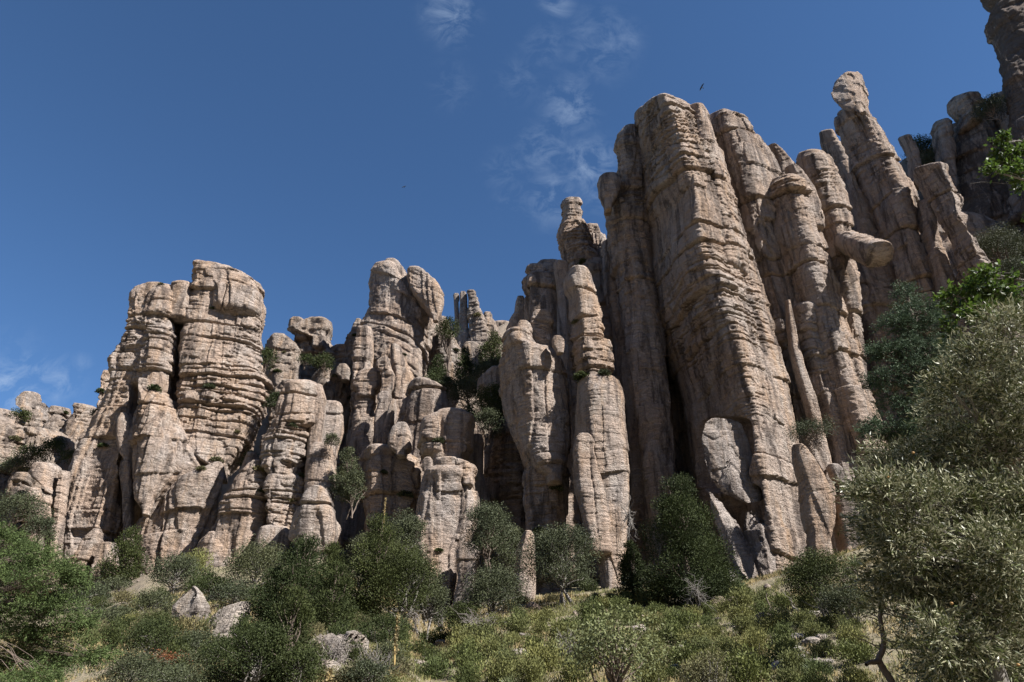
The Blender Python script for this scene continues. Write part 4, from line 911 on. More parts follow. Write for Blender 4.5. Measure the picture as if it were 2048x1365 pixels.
facet_boulder('tan split block under the wide knobbly boulder, bottom centre-left', [(1320, 640, 664), (1328, 622, 680), (1345, 615, 690), (1372, 612, 690)], .8, .5, 6, (0, .08, 0), rough=.09)
facet_boulder('grey weathered boulder in the undergrowth just above the wide knobbly boulder', [(1180, 692, 712), (1188, 678, 730), (1205, 672, 736), (1222, 670, 735)], .8, .4, 7, rough=.10)
facet_boulder('grey angular rock lying in front of the foot of the wide knobbly boulder', [(1300, 706, 722), (1306, 690, 730), (1322, 684, 728)], .8, .4, 8, rough=.08)
on_slope('left half of the split rounded boulder below the tall dark tree', [(1194, 1426, 1446), (1200, 1418, 1452), (1212, 1416, 1453), (1228, 1418, 1452)], 42, mat='grey_rock', ratio=.9, sq=3, bed=.1, bumpy=.3)
on_slope('right half of the split rounded boulder below the tall dark tree', [(1196, 1458, 1476), (1202, 1451, 1484), (1212, 1450, 1487), (1226, 1452, 1486)], 42, mat='grey_rock', ratio=.9, sq=3, bed=.1, bumpy=.3)
on_slope('brown streaked boulder under a fallen dead branch on the right slope', [(1226, 1516, 1528), (1234, 1509, 1534), (1250, 1507, 1538), (1268, 1512, 1540)], 38, mat='grey_rock', ratio=.9, sq=2.6, bed=.3, bumpy=.3, col=(0, .06, .1))
on_slope('low grey stone in the grass left of the yuccas on the centre slope', [(1238, 1076, 1092), (1243, 1070, 1100), (1252, 1070, 1104)], 36, mat='grey_rock', ratio=1, bed=.1)
on_slope('flat pale stone on the centre slope right of the agave stalk', [(1288, 866, 886), (1292, 858, 892), (1300, 858, 890)], 30, mat='grey_rock', ratio=1, bed=.1)
on_slope('long flat white stone low on the centre slope', [(1322, 826, 846), (1325, 820, 850), (1332, 820, 848)], 25, mat='grey_rock', ratio=1, bed=.1)
on_slope('pale ledge of rock in dry grass below the long pale tower, left', [(1206, 240, 262), (1211, 228, 275), (1220, 224, 280)], 66, mat='grey_rock', ratio=1, bed=.3)
on_slope('pinkish flat rock in the grass gap right of the near juniper', [(1254, 212, 228), (1259, 205, 238), (1266, 205, 240)], 50, mat='grey_rock', ratio=1, bed=.3)

# ------------------------------------------------------------------ plants
def unit(v):
    return v / (np.linalg.norm(v, axis=-1, keepdims=True) + 1e-9)

def leaf_mesh(name, cen, dr, L, W, mat, loc, parent, rng, tint, fold=False):
    """cen (N,3) leaf base, dr (N,3) direction, diamond shaped leaves"""
    N = len(cen)
    L = L * rng.uniform(.65, 1.3, (N, 1)); W = W * rng.uniform(.7, 1.25, (N, 1))
    s = unit(np.cross(dr, rng.normal(size=(N, 3))))
    nrm_ = np.cross(dr, s)
    mid = cen + dr * L * .45
    v = np.stack([cen, mid + s * W * .5 + nrm_ * W * .12, cen + dr * L, mid - s * W * .5 + nrm_ * W * .12], 1).reshape(-1, 3)
    f = np.arange(4 * N).reshape(-1, 4)
    return mesh_obj(name, v, f, M[mat], loc, parent, smooth=False, tintv=np.repeat(tint, 4))

def tube_mesh(name, paths, mat, loc, parent, sides=6):
    """paths: list of (points (k,3), radii (k,)) -> one mesh"""
    VV, FF, n0 = [], [], 0
    ang = np.linspace(0, 2 * PI, sides, endpoint=False)
    for P_, r in paths:
        P_ = np.asarray(P_, float); k = len(P_)
        t = unit(np.gradient(P_, axis=0))
        ref = np.array([0.3, 0.2, 1.0]) if abs(t[:, 2].mean()) < .8 else np.array([1.0, 0.2, 0])
        s = unit(np.cross(t, ref)); u = np.cross(s, t)
        ring = P_[:, None] + np.asarray(r)[:, None, None] * (np.cos(ang)[None, :, None] * s[:, None] + np.sin(ang)[None, :, None] * u[:, None])
        VV.append(ring.reshape(-1, 3))
        i = np.arange((k - 1) * sides); a = i // sides; b = i % sides; b2 = (b + 1) % sides
        FF.append(n0 + np.stack([a * sides + b, a * sides + b2, (a + 1) * sides + b2, (a + 1) * sides + b], 1))
        n0 += k * sides
    return mesh_obj(name, np.concatenate(VV), np.concatenate(FF), M[mat], loc, parent)

def limb(p0, p1, r0, r1, rng, n=7, wob=.08, sag=0.0):
    p0 = np.array(p0, float); p1 = np.array(p1, float)
    t = np.linspace(0, 1, n)[:, None]
    P_ = p0 + (p1 - p0) * t
    ln_ = np.linalg.norm(p1 - p0)
    w = np.cumsum(rng.normal(size=(n, 3)) * wob * ln_ / n * 1.6, 0); w -= t * w[-1]
    P_ = P_ + w * 1.0; P_[:, 2] += sag * ln_ * np.sin(t[:, 0] * PI)
    return P_, r0 + (r1 - r0) * t[:, 0]

def tree(name, label, cat, loc, H, W, kind='oak', seed=0, group=None, mat=None, leaf=.13, n=None, dens=1.0, lean=(0, 0), trunk_mat=None, lift_=False):
    rng = np.random.RandomState(seed + 100)
    e = empty(name, loc)
    tag(e, label, cat, group, 'thing')
    H = float(H); W = float(W)
    lean = np.array([lean[0], lean[1], 0.0])
    if kind == 'juniper':
        nc = int(60 + 16 * H / max(W, 1))
        hh = rng.uniform(.03, 1.0, nc) ** .95
        prof = np.clip(1.08 - hh, .05, 1) ** .62 * (0.45 + .55 * sstep(0, .22, hh))
        th = rng.uniform(0, 2 * PI, nc)
        rr = W / 2 * prof * rng.uniform(.25, .98, nc)
        cen = np.stack([rr * np.cos(th), rr * np.sin(th), hh * H * .95], 1) + lean * hh[:, None]
        cs = W * .105 * (0.5 + .8 * rng.rand(nc)) * (0.55 + .6 * (1 - hh))
        flat = np.array([1, 1, .75])
    elif kind == 'oak':
        nc = int(80 + 7 * W)
        v = unit(rng.normal(size=(nc, 3))); v[:, 2] = np.where(v[:, 2] < -.55, -v[:, 2], v[:, 2])
        q = rng.uniform(.35, 1.0, nc) ** .6
        lump = 1 + .22 * np.sin(3 * np.arctan2(v[:, 1], v[:, 0]) + seed) * (1 - abs(v[:, 2]))
        cen = v * q[:, None] * lump[:, None] * np.array([W / 2 * .86, W / 2 * .86, H * .44]) + np.array([0, 0, H * .53]) + lean
        cs = W * .078 * (0.5 + 1.0 * rng.rand(nc))
        flat = np.array([1, 1, .7])
    elif kind == 'shrub':
        nc = int(30 + 5 * W)
        v = unit(rng.normal(size=(nc, 3))); v[:, 2] = abs(v[:, 2])
        cen = v * rng.uniform(.3, 1, (nc, 1)) * np.array([W / 2 * .9, W / 2 * .9, H * .8]) + np.array([0, 0, H * .12])
        cs = W * .095 * (0.5 + 1.0 * rng.rand(nc))
        flat = np.array([1, 1, .9])
    else:   # open crown with visible limbs
        nc = int(30 + 5 * W)
        v = unit(rng.normal(size=(nc, 3))); v[:, 2] = np.where(v[:, 2] < -.2, -v[:, 2], v[:, 2])
        cen = v * rng.uniform(.35, 1, (nc, 1)) * np.array([W / 2 * .9, W / 2 * .9, H * .38]) + np.array([0, 0, H * .6]) + lean
        cs = W * .10 * (0.6 + .8 * rng.rand(nc))
        flat = np.array([1, 1, .7])
    if n is None:
        area = W * H
        n = int(np.clip(area / (leaf * leaf) * 5.2 * dens, 900, 52000))
    pk = cs ** 2 / (cs ** 2).sum()
    idx = rng.choice(nc, n, p=pk)
    g = rng.normal(size=(n, 3)); g = g / np.maximum(1, np.linalg.norm(g, axis=1, keepdims=True) / 1.9)
    off = g * cs[idx][:, None] * flat
    P_ = cen[idx] + off
    P_[:, 2] = np.maximum(P_[:, 2], .03 * H)
    out = unit(off + 0.5 * (P_ - np.array([0, 0, H * .45])) / max(W, .5))
    if kind in ('juniper',):
        d = unit(out * .9 + np.array([0, 0, .55]) + rng.normal(size=(n, 3)) * .35)
        Lw = (leaf * 1.7, leaf * .8)
    elif kind == 'shrub':
        d = unit(out * .6 + np.array([0, 0, .9]) + rng.normal(size=(n, 3)) * .4)
        Lw = (leaf * 1.6, leaf * .7)
    else:
        d = unit(out * .5 + rng.normal(size=(n, 3)) * .8)
        Lw = (leaf * 1.15, leaf * .85)
    ct = rng.rand(nc)
    tint = np.clip(.65 * ct[idx] + .35 * rng.rand(n), 0, 1)
    leaf_mesh('crown', P_, d, Lw[0], Lw[1], mat or kind, (0, 0, 0), e, rng, tint)
    # trunk and limbs
    paths = []
    r0 = max(.03, .022 * H + .012 * W)
    top = np.array([0, 0, H * (.85 if kind == 'juniper' else .5)]) + lean * .8
    nst = 1 if kind == 'juniper' else (3 if kind in ('oak', 'open') else 5)
    for k in range(nst):
        b = rng.normal(size=3) * .06 * W * (nst > 1); b[2] = -.25
        tp = top + rng.normal(size=3) * np.array([.16, .16, .05]) * W * (nst > 1)
        paths.append(limb(b, tp, r0 / nst ** .4, r0 * .25, rng))
    order = rng.permutation(nc)[:min(nc, 26 if kind != 'shrub' else 10)]
    for k in order:
        z0 = np.clip(cen[k][2] * rng.uniform(.35, .8), .05 * H, top[2] * .95)
        f = z0 / max(top[2], .1)
        paths.append(limb(top * f * np.array([1, 1, 0]) + np.array([0, 0, z0]), cen[k], r0 * .38, r0 * .08, rng, 6, .15))
    tube_mesh('trunk', paths, trunk_mat or ('bark' if kind == 'juniper' or lift_ else 'grey_bark'), (0, 0, 0), e)
    return e

def place(px, base_y, top_y, wpx, D=None, lift=False):
    """foot of a plant, its height and width; D given: stands on rock at that distance (lift) or on the slope there"""
    if lift:
        p = at(px, base_y, D)
    else:
        p = ground_hit(px, base_y)
        if D is not None and p[1] > D * 1.15: p = ground_at(px, D)
    top = at(px, top_y, p[1])
    depth = p[1] * math.cos(PITCH) + (0.5 * (p[2] + top[2]) - EYE) * math.sin(PITCH)
    return p, max(.25, top[2] - p[2]), wpx * depth / F * 1.18

_ts = [0]
def T(name, label, cat, px, by, ty, w, kind, D=None, lift=False, **k):
    _ts[0] += 1
    p, H, W = place(px, by, ty, w, D, lift)
    k['lift_'] = lift
    k.setdefault('leaf', max(.045, .0017 * p[1]))
    return tree(name, label, cat, (p[0], p[1], p[2] - .1), H, W, kind, seed=_ts[0], **k)

# --- trees and bushes standing among the rocks
T('juniper', 'dark juniper with a bare lower trunk against the pale tower, lower left', 'tree', 238, 1165, 1052, 76, 'juniper', 71.5, True, mat='juniper')
T('oak_bush', 'low dark bush at the left foot of the pale tower, behind the near juniper', 'bush', 165, 1222, 1165, 90, 'oak', 60, mat='oak')
T('oak_bush', 'dull green bush beside the low cave-like shadow under the small juniper', 'bush', 235, 1188, 1155, 60, 'oak', 66, mat='oak')
T('oak_bush', 'spreading grey-green bush right of the small juniper at the cliff foot', 'bush', 345, 1190, 1108, 90, 'oak', 62, mat='oak')
T('oak_bush', 'bright green bush in front of the huge pale slab, left', 'bush', 385, 1150, 1098, 62, 'shrub', 66, mat='shrub')
T('oak_bush', 'olive bush touching the left side of the big grey-faced block', 'bush', 405, 1190, 1132, 64, 'shrub', 58, mat='juniper')
T('oak', 'round grey-green oak in front of the white-streaked base slab', 'tree', 505, 1195, 1082, 118, 'oak', 56, mat='oak')
T('oak_bush', 'pale grey bush in the grass behind the pointed boulder', 'bush', 300, 1240, 1180, 80, 'oak', 50, mat='oak')
T('oak_bush', 'dark bush directly behind the top of the pointed boulder', 'bush', 420, 1205, 1148, 76, 'oak', 50, mat='juniper')
T('oak_bush', 'grey-green bush between the pointed and the slanted boulder', 'bush', 465, 1215, 1165, 96, 'oak', 50, mat='oak')
T('juniper', 'large dark juniper with many tops left of the grey weathered boulder', 'tree', 588, 1262, 1072, 150, 'juniper', 42, mat='juniper')
T('juniper', 'very dark juniper at the bottom whose foliage reaches the slanted slab', 'tree', 566, 1375, 1165, 125, 'juniper', 34, mat='juniper')
T('juniper', 'dark green juniper clump in front of the foot of the beehive rock', 'tree', 655, 1225, 1082, 90, 'juniper', 47, mat='juniper')
T('juniper', 'tall dense juniper under the broad banded base, centre left', 'tree', 745, 1245, 1022, 120, 'juniper', 46, mat='juniper')
T('oak', 'oak with grey-green leaves growing beneath the orange-stained banded base', 'tree', 800, 1180, 1015, 88, 'oak', 52, mat='oak')
T('juniper', 'crooked juniper with an exposed limb left of the broad smooth pillar', 'tree', 800, 1270, 1090, 120, 'oak', 44, mat='juniper')
T('oak', 'grey oak with pale dead twigs at the left foot of the broad smooth pillar', 'tree', 848, 1278, 1130, 84, 'oak', 43, mat='oak')
T('oak_bush', 'small dark bush above the dark recess, left of the smooth pillar', 'bush', 700, 1030, 935, 52, 'oak', 62, True, mat='oak')
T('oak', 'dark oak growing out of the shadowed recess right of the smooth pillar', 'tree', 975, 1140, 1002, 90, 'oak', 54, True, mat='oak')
T('oak', 'round glossy oak hiding the top of the grey rounded stack', 'tree', 1010, 1200, 1035, 80, 'oak', 52, mat='oak')
T('oak_bush', 'rounded bright bush right of the smooth pillar foot, below the grey spike', 'bush', 985, 1225, 1128, 108, 'oak', 44, mat='oak')
T('oak_bush', 'dark low bush filling the corner below the smooth pillar foot', 'bush', 925, 1275, 1200, 70, 'oak', 43, mat='juniper')
T('oak', 'big blue-green oak between the grey spike and the right twin pillar', 'tree', 1128, 1212, 1048, 140, 'oak', 47, mat='oak')
T('juniper', 'young juniper at the right foot of the right twin pillar', 'tree', 1268, 1170, 1078, 62, 'juniper', 48, mat='juniper')
T('oak_bush', 'fresh green bush under the young juniper by the right twin pillar', 'bush', 1283, 1192, 1132, 72, 'oak', 46, mat='oak')
T('juniper', 'tall dark conical juniper standing before the great column', 'tree', 1385, 1215, 942, 150, 'juniper', 44, mat='juniper', dens=1.3)
T('oak_bush', 'dark skirt of foliage at the left base of the tall conical juniper', 'bush', 1335, 1215, 1150, 60, 'oak', 43, mat='juniper')
T('oak', 'round dense dark green oak below the finger-like pillar', 'tree', 1655, 1240, 1100, 128, 'oak', 40, mat='juniper', dens=1.3)
T('oak_bush', 'grey-green lower bush leaning right of the round dense oak', 'bush', 1705, 1255, 1165, 90, 'oak', 36, mat='oak')
T('oak_bush', 'flat-topped dark shrub perched on the white-grey slab at the cliff foot', 'bush', 1628, 880, 843, 84, 'oak', 51, True, mat='oak')
T('oak_bush', 'small bush in the corner left of the silvery oak, under the tilted block', 'bush', 1712, 1010, 960, 50, 'oak', 46, True, mat='oak')
T('oak', 'tall grey oak filling the space behind the crooked juniper', 'tree', 735, 1200, 1060, 100, 'oak', 50, mat='oak')
T('juniper', 'dark juniper between the round grey-green oak and the many-topped juniper', 'tree', 535, 1270, 1130, 96, 'juniper', 44, mat='juniper')
T('juniper', 'dark juniper right of the many-topped juniper in front of the weathered boulder', 'tree', 660, 1262, 1120, 90, 'juniper', 42, mat='juniper')
T('oak', 'spreading dark oak filling the bottom between the knobbly boulder and the slab', 'tree', 500, 1392, 1240, 130, 'oak', 30, mat='juniper')
T('oak_bush', 'dark bush at the feet of the two tall junipers, centre left', 'bush', 770, 1290, 1225, 90, 'oak', 40, mat='juniper')
T('oak_bush', 'grey-green bush under the wide grey slab, bottom left', 'bush', 375, 1350, 1300, 80, 'oak', 36, mat='oak')
T('oak_bush', 'dense bush left of the pointed boulder, above the olive bush', 'bush', 315, 1290, 1222, 80, 'oak', 42, mat='juniper')
T('oak_bush', 'dark bush at the bottom corner of the tall conical juniper and great column', 'bush', 1400, 1225, 1140, 110, 'oak', 43, mat='juniper')
# --- plants up among the towers
HG = 'junipers and oaks on the high gully slope'
T('juniper', 'bright upright juniper nearest the split tower in the high gully', 'tree', 873, 780, 708, 42, 'juniper', 84, True, mat='juniper', group=HG)
T('juniper', 'slim pointed juniper in the middle of the high gully', 'tree', 928, 770, 694, 42, 'juniper', 86, True, mat='juniper', group=HG)
T('oak_bush', 'olive green bush spreading left at the top of the ribbed tower', 'bush', 880, 790, 752, 70, 'oak', 80, True, mat='juniper', group=HG)
T('oak', 'broad oak in the high gully below the slim pointed juniper', 'tree', 935, 830, 752, 70, 'oak', 80, True, mat='oak', group=HG)
T('oak', 'light green oak left of the pale half-shaded boulder in the gully', 'tree', 965, 790, 725, 44, 'oak', 84, True, mat='oak', group=HG)
T('juniper', 'large juniper under the stepped ridge left of the twin pillars', 'tree', 985, 740, 660, 54, 'juniper', 92, True, mat='juniper', group=HG)
T('oak_bush', 'bush below the large juniper, left of the twin pillars', 'bush', 985, 765, 715, 50, 'oak', 88, True, mat='oak', group=HG)
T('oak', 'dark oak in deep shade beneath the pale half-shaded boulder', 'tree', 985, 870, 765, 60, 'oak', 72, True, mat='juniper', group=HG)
T('oak', 'lowest green oak in the gully beside the twin pillars', 'tree', 975, 885, 820, 60, 'oak', 69, True, mat='oak', group=HG)
T('oak_bush', 'small yellowish bush low in the gully above the wide flat-topped block', 'bush', 935, 850, 805, 44, 'shrub', 76, True, mat='juniper', group=HG)
T('pine', 'sparse leaning pine on the skyline right of the heart-topped tower', 'tree', 893, 735, 632, 44, 'open', 92, True, mat='juniper', dens=.5)
T('oak_bush', 'tiny green bush at the foot of the ring-headed hoodoo', 'bush', 1166, 532, 520, 20, 'oak', 74, True, mat='juniper')
T('oak_bush', 'hanging bush right of the many-layered tower, high on the left', 'bush', 528, 750, 695, 32, 'oak', 84, True, mat='juniper')
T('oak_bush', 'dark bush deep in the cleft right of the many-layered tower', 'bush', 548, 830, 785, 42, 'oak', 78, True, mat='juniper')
T('oak_bush', 'bright bush low in the cleft right of the many-layered tower', 'bush', 495, 945, 902, 34, 'oak', 76, True, mat='juniper')
T('oak_bush', 'left of two bushes under the mushroom rock', 'bush', 610, 735, 708, 30, 'oak', 93, True, mat='juniper')
T('oak_bush', 'right and larger of two bushes under the mushroom rock', 'bush', 645, 748, 708, 42, 'oak', 93, True, mat='juniper')
T('oak_bush', 'tiny tree on the short flat-topped column left of the deep gap', 'bush', 662, 895, 865, 28, 'oak', 69, True, mat='oak')
T('oak', 'narrow oak in the cleft between the beehive rock and the banded base', 'tree', 688, 990, 893, 56, 'juniper', 69, True, mat='oak')
T('oak_bush', 'dark bush on the dark shoulder left of the broad-leaved branch, upper right', 'bush', 1855, 330, 278, 56, 'oak', 88, True, mat='juniper')
T('oak_bush', 'paler bush below the dark one on the upper right shoulder', 'bush', 1880, 345, 305, 54, 'oak', 84, True, mat='oak')
T('oak_bush', 'grey bush in the notch under the dark overhanging cliff', 'bush', 1992, 238, 200, 56, 'oak', 72, True, mat='oak', dens=.8)
T('oak', 'large grey-green bush on the slope right of the hooked pillar', 'bush', 2010, 545, 470, 100, 'oak', 64, True, mat='oak')
T('oak_bush', 'grey bush right of the large one at the right edge, mid height', 'bush', 2045, 580, 520, 70, 'oak', 60, True, mat='oak')
# far left ridge bushes
FL = 'bushes on the far left ridge'
for px, by, ty, w, lab in [(35, 845, 818, 34, 'small bush just under the pale oval boulder of the far ridge'), (193, 840, 818, 24, 'tiny bush at the left edge of the long pale tower on the skyline'),
        (60, 925, 893, 60, 'largest dark bush on the far left ridge'), (100, 915, 876, 44, 'upright dark bush beside the largest one on the far left ridge'),
        (140, 930, 900, 40, 'lone bush left of the long pale tower at mid height'), (30, 950, 915, 60, 'bush at the lower left of the far ridge bushes'),
        (25, 1060, 985, 90, 'tall grey bush at the left edge above the near juniper'), (70, 1085, 1030, 50, 'dark bush below the pale pedestal, lower left'), (92, 1085, 1060, 30, 'small shaded bush at the foot of the thin block stack')]:
    T('ridge_bush', lab, 'bush', px, by, ty, w, 'oak', 70 if by > 1000 else 90, True, mat='oak' if by > 940 else 'juniper', group=FL)

# --- the bushy lower left and bottom
T('oak_bush', 'dull bush right of the pinkish flat rock, lower left', 'bush', 215, 1262, 1212, 90, 'oak', 46, mat='oak')
T('oak_bush', 'olive bush on the left slope above the rusty dead shrub', 'bush', 300, 1330, 1235, 110, 'oak', 36, mat='juniper')
T('oak_bush', 'dark bush under the pointed grey boulder', 'bush', 385, 1312, 1262, 90, 'oak', 38, mat='oak')
T('oak_bush', 'green bush wrapped round the tan broken block', 'bush', 425, 1345, 1270, 80, 'oak', 34, mat='juniper')
T('oak_bush', 'wide olive bush at the bottom left of the rusty shrub', 'bush', 255, 1385, 1300, 110, 'oak', 28, mat='oak')
T('oak_bush', 'dense bush at the bottom edge below the white-grey boulder', 'bush', 350, 1390, 1325, 120, 'oak', 26, mat='oak')
T('oak_bush', 'bright leafy bush at the bottom edge left of the very dark juniper', 'bush', 450, 1385, 1320, 90, 'oak', 26, mat='juniper')
T('oak_bush', 'leafy dark bush in front of the wide knobbly boulder at its left', 'bush', 590, 1385, 1285, 80, 'oak', 27, mat='juniper')
T('oak_bush', 'round green bush left of the tall agave stalk', 'bush', 775, 1335, 1280, 70, 'oak', 32, mat='oak')
T('oak_bush', 'shaded green bush at the bottom centre-left', 'bush', 735, 1385, 1312, 80, 'oak', 25, mat='oak')
T('dead_shrub', 'rusty red dead-leaved shrub beside the white-grey boulder', 'shrub', 335, 1352, 1298, 74, 'open', 30, mat='red_leaf', dens=.4)

# --- open, pale little tree at the bottom centre
T('small_tree', 'open pale-leaved small tree in the bottom centre with dark branching trunk', 'tree', 1235, 1385, 1212, 190, 'open', 17, mat='pale_leaf', leaf=.06, dens=.42, trunk_mat='bark')
T('dead_shrub', 'wispy grey-green shrub at the bottom right of the pale-leaved tree', 'shrub', 1432, 1368, 1282, 96, 'open', 17, mat='shrub_dull', leaf=.04, dens=.35)

# --- many small shrubs on the open slope: six shapes, copied
SH = 'small green shrubs on the open slope'
protos = []
for i in range(6):
    m_ = ['shrub', 'shrub_green', 'shrub_dull', 'shrub', 'juniper', 'shrub_green'][i]
    protos.append(tree('slope_shrub', 'x', 'shrub', (0, -40 - 6 * i, -3.4), 1.5, 2.2, 'shrub', seed=900 + i, mat=m_, leaf=.085, n=2900, group=SH))
used = [False] * 6
def shrub(px, by, w, i, label, hs=1.0):
    p = ground_hit(px, by)
    W = w * (p[1] * math.cos(PITCH) + (p[2] - EYE) * math.sin(PITCH)) / F
    src = protos[i]
    if not used[i]:
        r = src; used[i] = True
    else:
        r = src.copy(); C.objects.link(r)
        for ch in list(src.children):
            c = ch.copy(); C.objects.link(c); c.parent = r
    s = W / 2.2
    r.location = (p[0], p[1], p[2] - .08); r.scale = (s, s, s * hs)
    r.rotation_euler = (0, 0, (px * 1.7 + by) % 6.28)
    tag(r, label, 'shrub', SH, 'thing')
srng = random.Random(5)
spots = []
def zone(x0, x1, y0, y1, n, wlo, whi, label, kinds=(0, 1, 3, 3, 5, 0)):
    k = 0; tries = 0
    while k < n and tries < 4000:
        tries += 1
        px = srng.uniform(x0, x1); by = srng.uniform(y0, y1)
        w = srng.uniform(wlo, whi) * (0.55 + .75 * (by - 1150) / 215)
        if any(abs(px - a) < (w + c) * .34 and abs(by - b) < (w + c) * .15 for a, b, c in spots): continue
        spots.append((px, by, w)); k += 1
        shrub(px, by, w, srng.choice(kinds), label, srng.uniform(.75, 1.25))
zone(925, 1190, 1248, 1375, 44, 44, 84, 'small yellow-green shrub on the grassy slope left of the pale-leaved tree')
zone(1300, 1420, 1225, 1380, 20, 46, 80, 'small yellow-green shrub on the slope between the pale-leaved tree and split boulder')
zone(1420, 1720, 1205, 1390, 46, 46, 88, 'bright low shrub on the slope under the great column and round oak')
zone(1190, 1330, 1205, 1260, 14, 40, 64, 'little shrub on the slope just below the right twin pillar')
zone(770, 925, 1285, 1380, 18, 44, 76, 'dull low shrub on the stony slope around the agave stalk', (0, 2, 4, 5))
zone(170, 330, 1205, 1300, 22, 40, 70, 'low olive shrub in the dry grass under the long pale tower', (2, 4, 0, 2))
zone(560, 740, 1240, 1380, 14, 50, 80, 'dark low shrub around the wide knobbly boulder', (4, 2, 4))
zone(330, 560, 1275, 1380, 16, 50, 80, 'dark low shrub among the boulders at the lower left', (4, 2, 4))
zone(1020, 1500, 1168, 1215, 16, 44, 64, 'low shrub along the foot of the twin pillars and great column', (0, 2, 4))

# --- yuccas and agaves
def yucca(px, by, rpx, label, stalk=None):
    p = ground_hit(px, by)
    sc = (p[1] * math.cos(PITCH) + (p[2] - EYE) * math.sin(PITCH)) / F
    Rr = rpx * sc
    rng = np.random.RandomState(int(px))
    e = empty('yucca', (p[0], p[1], p[2])); tag(e, label, 'yucca', 'yuccas on the slope', 'thing')
    n = 110
    v = unit(rng.normal(size=(n, 3)) + np.array([0, 0, .35])); v[:, 2] = np.abs(v[:, 2])
    leaf_mesh('blades', np.tile([0, 0, .06 * Rr], (n, 1)) + v * .03, v, Rr, Rr * .075, 'yucca', (0, 0, 0), e, rng, rng.rand(n))
    paths = [limb((0, 0, -.1), (0, 0, .15 * Rr), .12 * Rr, .1 * Rr, rng, 4, 0)]
    tube_mesh('stem', paths, 'bark', (0, 0, 0), e)
yucca(1478, 1178, 22, 'spiky yucca right at the base of the great column')
yucca(1630, 1350, 32, 'large silvery yucca at the bottom edge right of centre')
yucca(1060, 1318, 17, 'small round yucca on the centre slope')
yucca(845, 1278, 15, 'small yucca at the foot of the broad smooth pillar')
yucca(1712, 1135, 22, 'yucca half hidden beside the round dense oak on the right')
yucca(1018, 1380, 24, 'yucca cut by the bottom edge left of the pale-leaved tree')
def agave(px, by, ty, label, D=None):
    p = ground_hit(px, by) if D is None else at(px, by, D)
    top = at(px, ty, p[1]); h = top[2] - p[2]
    rng = np.random.RandomState(int(px))
    e = empty('agave', tuple(p)); tag(e, label, 'agave', 'agaves with dry flower stalks', 'thing')
    n = 46; v = unit(rng.normal(size=(n, 3)) * np.array([1, 1, .5])); v[:, 2] = np.abs(v[:, 2]) + .15
    leaf_mesh('blades', v * .03, unit(v), .5, .12, 'straw', (0, 0, 0), e, rng, rng.rand(n))
    tube_mesh('flower_stalk', [limb((0, 0, 0), (0, 0, h), .045, .02, rng, 8, .02)], 'stalk', (0, 0, 0), e)
    m = 160; z = rng.uniform(.35, 1, m) * h
    leaf_mesh('seed_pods', np.stack([rng.normal(size=m) * .03, rng.normal(size=m) * .03, z], 1), unit(rng.normal(size=(m, 3))), .10, .07, 'straw', (0, 0, 0), e, rng, rng.rand(m) * .4)
agave(786, 1358, 1226, 'agave with a tall dry seed stalk at the bottom centre-left')
agave(764, 1080, 996, 'agave with a thin dry stalk in front of the orange-stained banded base', 55)
agave(653, 1400, 1340, 'agave stalk stub cut by the bottom edge near the split block')

# --- dead wood
def dead_bush(px, by, ty, w, label, D=None, n=26, name='dead_shrub', r=.02, mat='dead_wood', cat='dead shrub', droop=False):
    if D is None: p = ground_hit(px, by)
    else: p = at(px, by, D)
    top = at(px, ty, p[1]); H = top[2] - p[2]
    W = w * (p[1] * math.cos(PITCH) + (p[2] - EYE) * math.sin(PITCH)) / F
    rng = np.random.RandomState(int(px * 3 + by))
    paths = []
    for k in range(n):
        a = rng.uniform(0, 2 * PI); q = rng.uniform(.1, 1)
        tip = np.array([math.cos(a) * W / 2 * q, math.sin(a) * W / 2 * q, H * (rng.uniform(.5, 1) if not droop else rng.uniform(-.1, 1))])
        st = np.array([0, 0, (H * .55 if droop else 0)])
        P_, rr = limb(st, tip, r * 1.6, r * .5, rng, 8, .3)
        paths.append((P_, rr))
        for j in range(4):
            s_ = P_[rng.randint(2, 7)]
            paths.append(limb(s_, s_ + (rng.normal(size=3) * np.array([.16, .16, .16]) * W + (tip - st) * .15), r * .7, r * .25, rng, 5, .3))
    o = tube_mesh(name, paths, mat, tuple(p), None, 4)
    tag(o, label, cat, None, 'thing')
dead_bush(665, 1345, 1268, 80, 'bare twiggy grey shrub in front of the wide knobbly boulder', mat='dead_wood', n=30, r=.018)
dead_bush(1145, 1330, 1262, 60, 'purplish bare bush left of the pale-leaved tree', n=34, mat='grey_bark', r=.013)
dead_bush(748, 1368, 1300, 70, 'tangled bare brush in front of the agave stalk', n=34, mat='grey_bark', r=.012)
dead_bush(1262, 1090, 985, 44, 'bare dead tree with drooping twigs right of the right twin pillar', 49, 22, 'dead_tree', .018, 'grey_bark', 'dead tree', True)
dead_bush(1335, 1125, 1045, 60, 'dead spiky branches left of the tall conical juniper', 45, 20, 'dead_branches', .025, 'grey_bark', 'dead branches')
dead_bush(1395, 1215, 1150, 62, 'bleached drooping twigs under the tall conical juniper', 40, 26, 'dead_branches', .012, 'grey_bark', 'dead branches', True)
dead_bush(830, 1255, 1210, 60, 'bleached antler-like twigs in front of the grey oak', 41, 12, 'dead_branches', .022, 'dead_wood', 'dead branches', True)
dead_bush(960, 1262, 1232, 80, 'pile of bleached twigs below the bright rounded bush', 41, 30, 'brush_pile', .02, 'dead_wood', 'brush pile')
dead_bush(880, 1262, 1215, 30, 'dark bare twigs against the foot of the broad smooth pillar', 47, 16, 'dead_branches', .016, 'grey_bark', 'dead branches')
